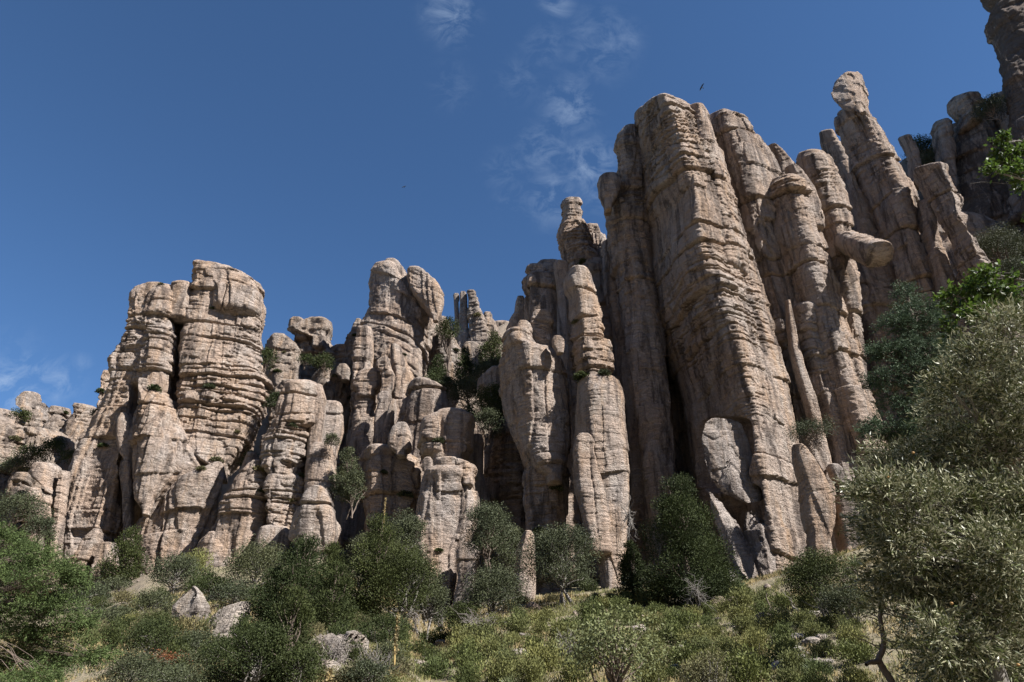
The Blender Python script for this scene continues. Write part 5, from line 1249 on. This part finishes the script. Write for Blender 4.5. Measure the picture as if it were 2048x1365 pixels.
def log(pa, pb, r, label, mat):
    a = np.array(ground_hit(*pa)); b = np.array(ground_hit(*pb)); rng = np.random.RandomState(int(pa[0]))
    a[2] += r * .8; b[2] += r * .8
    P_, rr = limb(a, b, r, r * .55, rng, 12, .05)
    paths = [(P_ - a, rr)]
    for k in (4, 7, 9):
        q = P_[k] - a
        paths.append(limb(q, q + rng.normal(size=3) * .4 + np.array([0, 0, .5]), r * .4, r * .12, rng, 6, .3))
    tag(tube_mesh('fallen_branch', paths, mat, tuple(a), None, 8), label, 'log', None, 'thing')
log((1258, 1212), (1308, 1186), .13, 'broken tan log lying on the slope right of the right twin pillar', 'log')
log((1488, 1216), (1545, 1240), .14, 'dark fallen branch lying over the brown streaked boulder', 'bark')
log((1602, 1236), (1580, 1210), .07, 'pale dead branch by the left foot of the round dense oak', 'dead_wood')

# --- near trees framing the picture ---------------------------------------------------
def sprays(e, ends, n_per, spread, L, W, mat, rng, up=.2, tintk=.6, name='foliage', flat=.5, along=None):
    """leaves strung along short twigs round each end point"""
    cen, dr, ti = [], [], []
    for (p, d) in ends:
        m = n_per
        t = rng.rand(m)
        ax = np.array(d) / (np.linalg.norm(d) + 1e-9)
        tw = unit(rng.normal(size=(6, 3)) * .75 + ax * 1.0 + np.array([0, 0, up]))
        k = rng.randint(0, 6, m)
        q = np.array(p) + tw[k] * (t * spread)[:, None] + rng.normal(size=(m, 3)) * spread * .07 * np.array([1, 1, flat])
        cen.append(q); dr.append(unit(tw[k] * .9 + rng.normal(size=(m, 3)) * .55)); ti.append(np.clip(tintk * rng.rand() + (1 - tintk) * rng.rand(m), 0, 1))
    return leaf_mesh(name, np.concatenate(cen), np.concatenate(dr), L, W, mat, (0, 0, 0), e, rng, np.concatenate(ti))

def near_tree(name, label, root, main, blobs, mat, nspray, n_per, spread, L, W, trunk_mat, seed, r0=.16, up=.2, bare=(), wood='trunk', tip_r=.006):
    """root: ground point; main: list of world points the trunk passes; blobs: (center, radii, weight) where the crown is"""
    rng = np.random.RandomState(seed)
    root = np.array(root)
    e = empty(name, tuple(root)); tag(e, label, 'tree', None, 'thing')
    main = [np.array(m_) - root for m_ in main]
    paths = []
    pts = [np.zeros(3) - np.array([0, 0, .3])] + main
    tt_ = np.linspace(0, 1, len(pts)); ts = np.linspace(0, 1, 5 * len(pts))
    P_ = np.stack([np.interp(ts, tt_, np.array(pts)[:, k]) for k in range(3)], 1)
    P_[1:-1] += rng.normal(size=(len(ts) - 2, 3)) * .04
    paths.append((P_, r0 * (1 - .75 * ts)))
    hubs = [P_[i] for i in range(len(P_) // 3, len(P_))]
    ends = []
    wsum = sum(b[2] for b in blobs)
    for c, rad, w in blobs:
        c = np.array(c) - root
        hub = min(hubs, key=lambda h: np.linalg.norm(h - c) + (2 if h[2] > c[2] + 1 else 0))
        bp, br = limb(hub, c, r0 * .32, r0 * .12, rng, 8, .12)
        paths.append((bp, br))
        k = max(4, int(nspray * w / wsum))
        v = unit(rng.normal(size=(k, 3))) * (rng.rand(k, 1) ** .45) * np.array(rad)
        for j in range(k):
            p = c + v[j]
            s_ = bp[rng.randint(3, 8)]
            if j % 3 == 0:
                tp, trr = limb(s_, p, r0 * .07, tip_r, rng, 6, .15)
                paths.append((tp, trr))
            ends.append((p, v[j] + (p - hub) * .25))
    for (a, b, rr) in bare:
        paths.append(limb(np.array(a) - root, np.array(b) - root, rr, rr * .4, rng, 9, .12))
    tube_mesh(wood, paths, trunk_mat, (0, 0, 0), e, 6)
    sprays(e, ends, n_per, spread, L, W, mat, rng, up)
    return e

def gp(x, y):
    return (x, y, float(terrain(x, y)))

# bright juniper at the lower left, branches reaching in from the left
D0 = 17.0
P = lambda px, py, d=0: at(px, py, D0 + d)
def pr(rpx, D): return rpx * D / F
bl = []
for (px, py, rx, ry, w) in [(60, 1120, 62, 24, 1.6), (20, 1090, 45, 22, 1.0), (120, 1150, 42, 15, .9), (45, 1165, 70, 20, 1.6), (150, 1165, 22, 9, .4), (100, 1210, 50, 18, 1.2), (25, 1220, 60, 26, 1.6),
                            (150, 1245, 34, 12, .7), (60, 1270, 70, 24, 1.8), (185, 1310, 34, 10, .6), (110, 1315, 60, 16, 1.3), (20, 1320, 60, 26, 1.4), (70, 1350, 50, 20, 1.0), (-20, 1380, 70, 30, 1.2), (-60, 1150, 70, 60, 1.5), (-80, 1280, 80, 60, 1.5), (-10, 1065, 28, 12, .4)]:
    bl.append((P(px, py, (px % 7) * .25 - .8), (pr(rx, D0), pr(rx, D0) * .8, pr(ry, D0) * .75), w))
r_ = at(-130, 1300, D0)
near_tree('near_juniper', 'bright green juniper reaching in from the lower left corner', gp(r_[0], D0), [at(-125, 1200, D0), at(-110, 1080, D0), at(-90, 1000, D0)], bl, 'near_juniper', 950, 110, .34, .055, .018, 'bark', 41, r0=.055, up=.12,
          bare=[(P(-100, 1260), P(60, 1290), .018), (P(-110, 1180), P(70, 1130), .02), (P(-100, 1340), P(150, 1310), .015)])

# blue-green cypress, right
D0 = 22.0
bl = []
for (px, py, rx, ry, w) in [(1812, 590, 18, 22, .5), (1835, 625, 44, 16, .9), (1790, 650, 30, 12, .5), (1850, 660, 50, 20, 1.2), (1800, 700, 46, 14, .9), (1870, 710, 50, 22, 1.2), (1765, 708, 30, 9, .4), (1830, 745, 60, 22, 1.4),
                            (1770, 760, 30, 12, .5), (1880, 770, 50, 30, 1.2), (1820, 800, 50, 26, 1.2), (1760, 850, 34, 12, .4), (1850, 850, 60, 34, 1.4), (1800, 880, 44, 22, .8), (1900, 900, 60, 40, 1.0), (1740, 868, 20, 8, .25)]:
    bl.append((at(px, py, D0 + (px % 5) * .3 - .6), (pr(rx, D0) * 1.25, pr(rx, D0), pr(ry, D0) * 1.3), w))
near_tree('cypress', 'blue-green cypress with feathery tiers behind the silvery oak, right', gp(at(1868, 1000, D0)[0], D0), [at(1868, 950, D0), at(1862, 800, D0), at(1845, 700, D0), at(1815, 590, D0)], bl, 'cypress', 750, 100, .34, .065, .03, 'bark', 42, r0=.2, up=.3)

# silverleaf oak filling the lower right
D0 = 12.0
bl = []
for (px, py, rx, ry, w) in [(1990, 660, 60, 22, .9), (2040, 640, 40, 30, .8), (1930, 720, 50, 22, 1.0), (2010, 730, 60, 34, 1.6), (1880, 780, 46, 20, .8), (1960, 790, 60, 34, 1.6), (2040, 800, 50, 40, 1.4), (1850, 830, 34, 14, .5),
                            (1760, 925, 50, 22, .9), (1830, 920, 56, 26, 1.2), (1910, 900, 60, 40, 1.6), (2000, 900, 60, 44, 1.8), (1715, 985, 24, 20, .4), (1775, 1000, 60, 34, 1.5), (1860, 1010, 60, 40, 1.9), (1950, 1010, 60, 44, 2.0), (2030, 1010, 50, 44, 1.6),
                            (1730, 1060, 34, 24, .7), (1790, 1090, 56, 34, 1.5), (1880, 1110, 60, 44, 2.0), (1970, 1120, 60, 44, 2.0), (2040, 1120, 50, 50, 1.5), (1760, 1150, 34, 22, .7), (1830, 1190, 56, 36, 1.6), (1920, 1210, 60, 44, 1.9), (2010, 1220, 60, 44, 1.8),
                            (1850, 1280, 54, 30, 1.2), (1940, 1300, 60, 40, 1.6), (2030, 1320, 60, 40, 1.5), (1880, 1350, 56, 30, 1.1), (1980, 1380, 70, 34, 1.3), (1740, 1215, 20, 14, .2), (2120, 900, 80, 120, 1.5), (2120, 1150, 80, 120, 1.5)]:
    d = (math.sin(px * .7 + py) * .9)
    bl.append((at(px + 26, py, D0 + d), (pr(rx, D0) * 1.15, pr(rx, D0) * 1.2, pr(ry, D0) * 1.25), w))
near_tree('silverleaf_oak', 'large near oak with long silvery leaves filling the lower right corner', gp(at(1990, 1365, D0)[0], D0), [at(1990, 1300, D0), at(2000, 1150, D0), at(2010, 960, D0 + .3), at(2030, 800, D0 + .5)], bl, 'silver', 1750, 66, .42, .115, .022, 'grey_bark', 43, r0=.14, up=.25,
          bare=[(at(2060, 860, D0), at(1930, 830, D0), .03), (at(2060, 835, D0), at(1900, 700, D0), .02), (at(2040, 840, D0), at(1850, 835, D0), .018)])
# its dark crooked neighbour at the bottom right: bare trunk
def crooked():
    D = 13.5
    pts = [at(px, py, D) for px, py in [(1805, 1400), (1785, 1365), (1764, 1335), (1756, 1318), (1766, 1300), (1768, 1280), (1760, 1240), (1762, 1200), (1750, 1170), (1728, 1145)]]
    o = np.array(gp(pts[0][0], D)); rng = np.random.RandomState(3)
    t = np.linspace(0, 1, len(pts)); ts = np.linspace(0, 1, 40)
    A = np.array(pts) - o; A[0, 2] = min(A[0, 2], -.1)
    P_ = np.stack([np.interp(ts, t, A[:, k]) for k in range(3)], 1); P_[1:-1] = (P_[:-2] + P_[1:-1] * 2 + P_[2:]) / 4
    paths = [(P_, .062 * (1 - .75 * ts) + .008)]
    s_ = np.array(at(1756, 1322, D)) - o
    paths.append(limb(s_, np.array(at(1732, 1330, D - .3)) - o, .05, .03, rng, 6, .1))
    for k in range(26):
        q = P_[rng.randint(16, 39)]
        paths.append(limb(q, q + rng.normal(size=3) * np.array([.35, .3, .25]), .012, .003, rng, 6, .3))
    tag(tube_mesh('crooked_snag', paths, 'bark', tuple(o), None, 8), 'dark crooked bare trunk at the bottom, left edge of the silvery oak', 'dead tree', None, 'thing')
crooked()

# broad-leaved branches from a tree standing off the right edge
D0 = 15.0
bl = []
for (px, py, rx, ry, w) in [(2010, 285, 26, 12, .5), (2020, 320, 40, 20, 1.2), (2040, 345, 34, 18, 1.0), (1990, 345, 24, 16, .4), (2048, 300, 30, 18, .6), (2045, 372, 20, 10, .3), (2100, 330, 50, 50, 1.4),
                            (1985, 548, 28, 10, .6), (1950, 575, 44, 16, 1.2), (2000, 590, 46, 20, 1.4), (1905, 590, 26, 14, .5), (1925, 615, 44, 16, .9), (1960, 630, 34, 16, .7), (2040, 580, 34, 30, .8), (2110, 560, 50, 60, 1.2), (1905, 660, 20, 14, .25), (2100, 450, 50, 60, 1.0)]:
    bl.append((at(px, py, D0 + math.sin(px) * .5), (pr(rx, D0), pr(rx, D0) * .8, pr(ry, D0)), w))
near_tree('broadleaf_tree', 'bright green broad-leaved branches entering from the right edge', gp(at(2260, 1000, D0)[0], D0), [at(2250, 900, D0), at(2230, 650, D0), at(2200, 450, D0), at(2170, 330, D0)], bl, 'maple', 240, 26, .30, .125, .085, 'grey_bark', 44, r0=.2, up=-.05,
          bare=[(at(2100, 340, D0), at(1955, 333, D0), .014), (at(2100, 360, D0), at(1940, 368, D0), .009)])
# rolled orange leaf galls caught in the oak
for i, (px, py, lab) in enumerate([(1826, 906, 'orange leaf ball near the top left of the silvery oak'), (1777, 955, 'orange leaf ball at the left side of the silvery oak'), (2036, 1330, 'orange leaf ball low in the silvery oak at the corner'), (1903, 1207, 'pinkish dry ball in the middle of the silvery oak')]):
    rng = np.random.RandomState(i)
    th = np.linspace(0, 2 * PI, 12, endpoint=False); ph = np.linspace(.15, PI - .15, 8)
    PH, TH = np.meshgrid(ph, th, indexing='ij')
    rr = .022 * (1 + .25 * rng.rand(8, 12))
    V = np.stack([rr * np.sin(PH) * np.cos(TH), rr * np.sin(PH) * np.sin(TH), rr * np.cos(PH) * .8], 2).reshape(-1, 3)
    k = np.arange(7 * 12); a, b = k // 12, k % 12
    o = mesh_obj('leaf_gall', V, np.stack([a * 12 + b, (a + 1) * 12 + b, (a + 1) * 12 + (b + 1) % 12, a * 12 + (b + 1) % 12], 1), M['gall'], at(px, py, 10.8))
    tag(o, lab, 'leaf ball', None, 'thing')

# --- grass over the open slope, and scattered stones
def grass():
    rng = np.random.RandomState(77)
    N = 230000
    d = rng.uniform(9, 56, N) ** 1.0
    px = rng.uniform(-60, 2100, N)
    x = (px - 1024) / F * d * .95
    den = vn(x * .5, d * .5, x * 0 + 2) + .5 * vn(x * 1.7, d * 1.7, x * 0 + 5)
    keep = den > -.16
    x, d = x[keep], d[keep]; N = len(x)
    z = terrain(x, d)
    c = np.stack([x, d, z - .02], 1)
    v = unit(rng.normal(size=(N, 3)) * .38 + np.array([0, 0, 1.0]))
    sz = (.09 + .17 * rng.rand(N)) * (0.6 + d / 60)
    green = (vn(x * .3 + 7, d * .3, x * 0) + .3 * rng.normal(size=N) * .4) > .02
    for nm, sel, mt in (('dry_grass', ~green, 'straw'), ('green_grass', green, 'grass')):
        s = sel
        o = leaf_mesh(nm, c[s], v[s], sz[s][:, None], .012 + .0009 * d[s][:, None], mt, (0, 0, 0), None, rng, rng.rand(int(s.sum())))
        tag(o, 'dry straw-coloured grass over the slope' if mt == 'straw' else 'green grass and low weeds over the slope', 'grass', None, 'stuff')
grass()
def stones():
    rng = np.random.RandomState(12)
    base = []
    for k in range(4):
        th = np.linspace(0, 2 * PI, 14, endpoint=False); ph = np.linspace(.05, PI - .05, 10)
        PH, TH = np.meshgrid(ph, th, indexing='ij')
        X = np.sin(PH) * np.cos(TH); Y = np.sin(PH) * np.sin(TH); Z = np.cos(PH)
        r = 1 + .9 * vn(X * 1.3 + k * 9 + 5, Y * 1.3 + 5, Z * 1.3 + 5)
        V = np.stack([X * r, Y * r * .8, Z * r * .5], 2).reshape(-1, 3)
        q = np.arange(9 * 14); a, b = q // 14, q % 14
        f = np.stack([a * 14 + b, (a + 1) * 14 + b, (a + 1) * 14 + (b + 1) % 14, a * 14 + (b + 1) % 14], 1)
        base.append((V, f))
    protos_ = [None] * 4
    for k in range(90):
        if k < 55: px, py = rng.uniform(780, 1680), rng.uniform(1225, 1362)
        elif k < 72: px, py = rng.uniform(180, 330), rng.uniform(1200, 1300)
        else: px, py = rng.uniform(1480, 1660), rng.uniform(1240, 1340)
        p = ground_hit(px, py)
        s = rng.uniform(.07, .26) * (0.6 + p[1] / 40) * (1.6 if rng.rand() < .12 else 1)
        i = k % 4
        if protos_[i] is None:
            o = mesh_obj('stone', base[i][0], base[i][1], M['grey_rock'], (0, 0, 0), smooth=False); protos_[i] = o
        else:
            o = protos_[i].copy(); C.objects.link(o)
        o.location = (p[0], p[1], p[2] + s * .1); o.scale = (s, s, s); o.rotation_euler = (0, 0, rng.uniform(0, 6))
        o.color = (.05, 0, 0, 1)
        zn = 'in the dry grass at the lower left' if px < 400 else ('on the slope left of the pale-leaved tree' if px < 1180 else 'on the slope right of the pale-leaved tree')
        tag(o, 'small pale loose stone ' + zn, 'stone', 'loose stones on the slope', 'thing')
stones()

# --- plants rooted on ledges, found where the rock surface is level enough
def ledge_plants():
    bpy.context.view_layer.update()
    dg = bpy.context.evaluated_depsgraph_get()
    rng = np.random.RandomState(31)
    mats_ = ['juniper', 'oak', 'shrub_dull']
    src = []
    for k in range(3):
        n = 700
        v = unit(rng.normal(size=(n, 3)) + np.array([0, 0, .6])); v[:, 2] = np.abs(v[:, 2])
        c = v * rng.uniform(.1, .5, (n, 1)) * np.array([1, 1, .8]); rg = rng.rand(n)
        o = leaf_mesh('ledge_plant', c, unit(v + rng.normal(size=(n, 3)) * .4), .17, .09, mats_[k], (0, -60, 0), None, rng, rg)
        src.append([o, False])
    found = []
    for _ in range(9000):
        if len(found) >= 34: break
        px, py = rng.uniform(20, 1640), rng.uniform(540, 1120)
        d = Vector(pix_dir(px, py)).normalized()
        h, loc, nr, i_, ob, m_ = scene.ray_cast(dg, Vector((0, 0, EYE)), d)
        if not h or loc.y < 48 or nr.z < .55 or 'rock' not in ob.name: continue
        if any(abs(px - a) + abs(py - b) < 45 for a, b in found): continue
        found.append((px, py))
        k = len(found) % 3
        o, u = src[k]
        if u: o = o.copy(); C.objects.link(o)
        src[k][1] = True
        s_ = rng.uniform(.7, 1.7)
        o.location = loc - Vector((0, 0, .08)); o.scale = (s_, s_, s_ * rng.uniform(.7, 1.2)); o.rotation_euler = (0, 0, rng.uniform(0, 6))
        zn = 'left cluster' if px < 560 else ('middle cluster' if px < 1000 else 'right cluster')
        tag(o, 'little plant rooted on a rock ledge of the ' + zn, 'plant', 'small plants on the rock ledges', 'thing')
ledge_plants()
def scree():
    rng = np.random.RandomState(8)
    src = []
    for k in range(5):
        bm = bmesh.new()
        for v in unit(rng.normal(size=(16, 3))) * rng.uniform(.7, 1, (16, 1)) * np.array([1, .8, .6]): bm.verts.new(v)
        bmesh.ops.convex_hull(bm, input=bm.verts)
        bmesh.ops.delete(bm, geom=[v for v in bm.verts if not v.link_faces], context='VERTS')
        bmesh.ops.bevel(bm, geom=list(bm.edges), offset=.05, segments=1, affect='EDGES')
        bmesh.ops.triangulate(bm, faces=bm.faces)
        V = np.array([v.co[:] for v in bm.verts]); f = np.array([[v.index for v in q.verts] for q in bm.faces]); bm.free()
        src.append([V, f, None])
    for j in range(80):
        px = rng.choice([rng.uniform(1180, 1700), rng.uniform(180, 420), rng.uniform(880, 1200)], p=[.6, .2, .2])
        a_ = (px - 1024) / F * 1.05
        fd = float(np.interp(a_, FA, FD))
        D = fd - abs(rng.normal()) * 5 - .5
        p = ground_at(px, D)
        s_ = rng.uniform(.16, .42) * (1.7 if rng.rand() < .15 else 1)
        k = j % 5
        if src[k][2] is None: o = src[k][2] = mesh_obj('fallen_block', src[k][0], src[k][1], M['rock'], (0, 0, 0), smooth=False)
        else: o = src[k][2].copy(); C.objects.link(o)
        o.location = (p[0], p[1], p[2] + s_ * .15); o.scale = (s_,) * 3; o.rotation_euler = (rng.uniform(-.5, .5), rng.uniform(-.5, .5), rng.uniform(0, 6))
        o.color = (.06, .02, 0, 1)
        zn = 'right columns' if px > 1200 else ('middle towers' if px > 600 else 'left towers')
        tag(o, 'fallen angular rock block at the foot of the ' + zn, 'rock', 'fallen blocks along the cliff foot', 'thing')
scree()

# --- birds
def bird(px, py, D, span, ang, label):
    c = np.array(at(px, py, D))
    right = np.array([1, 0, 0.0]); upv = np.array([0, -math.sin(PITCH), math.cos(PITCH)]); fw = np.array([0, math.cos(PITCH), math.sin(PITCH)])
    ca, sa = math.cos(ang), math.sin(ang)
    w_ = right * ca + upv * sa; b_ = -right * sa + upv * ca
    def m3(u, v, t): return w_ * u * span + b_ * v * span + fw * t * span
    e = bpy.data.objects.new('vulture', None)
    # body: a spindle
    n = 12; th = np.linspace(0, 2 * PI, 8, endpoint=False); V = []
    for k in range(n):
        t = k / (n - 1); r = .045 * math.sin(PI * min(1, t * 1.05 + .03)) ** .7 + .004
        for a in th: V.append(m3(r * math.cos(a), -.16 + .30 * t, r * math.sin(a)))
    V = np.array(V); q = np.arange((n - 1) * 8); a, b = q // 8, q % 8
    body = mesh_obj('vulture', V, np.stack([a * 8 + b, a * 8 + (b + 1) % 8, (a + 1) * 8 + (b + 1) % 8, (a + 1) * 8 + b], 1), M['feather'], tuple(c))
    tag(body, label, 'bird', None, 'thing')
    for s in (-1, 1):
        st = [(.03, .07, -.05), (.15, .10, -.04), (.28, .075, -.03), (.40, .04, -.03), (.50, -.02, -.05)]
        V = []
        for (u, f_, bk) in st:
            lift = -.12 * u
            for (v, t) in ((f_, 0), (f_ * .5 + bk * .5, -.008), (bk - .02, 0), (f_ * .5 + bk * .5, .008)):
                V.append(m3(s * u, v, lift + t))
        V = np.array(V); F_ = []
        for k in range(4):
            for j in range(4): F_.append((k * 4 + j, k * 4 + (j + 1) % 4, (k + 1) * 4 + (j + 1) % 4, (k + 1) * 4 + j))
        mesh_obj('wing', V, np.array(F_), M['feather'], (0, 0, 0), body, smooth=False)
    V = np.array([m3(-.02, -.14, 0), m3(.02, -.14, 0), m3(.05, -.27, 0), m3(0, -.29, 0), m3(-.05, -.27, 0), m3(0, -.2, .01)])
    mesh_obj('tail', V, np.array([(0, 1, 5), (1, 2, 5), (2, 3, 5), (3, 4, 5), (4, 0, 5)]), M['feather'], (0, 0, 0), body, smooth=False)
bird(1403, 175, 110, 2.0, math.radians(62), 'black vulture soaring with spread wings above the great column')
bird(808, 374, 210, 1.9, math.radians(20), 'tiny distant bird in the open sky left of centre')
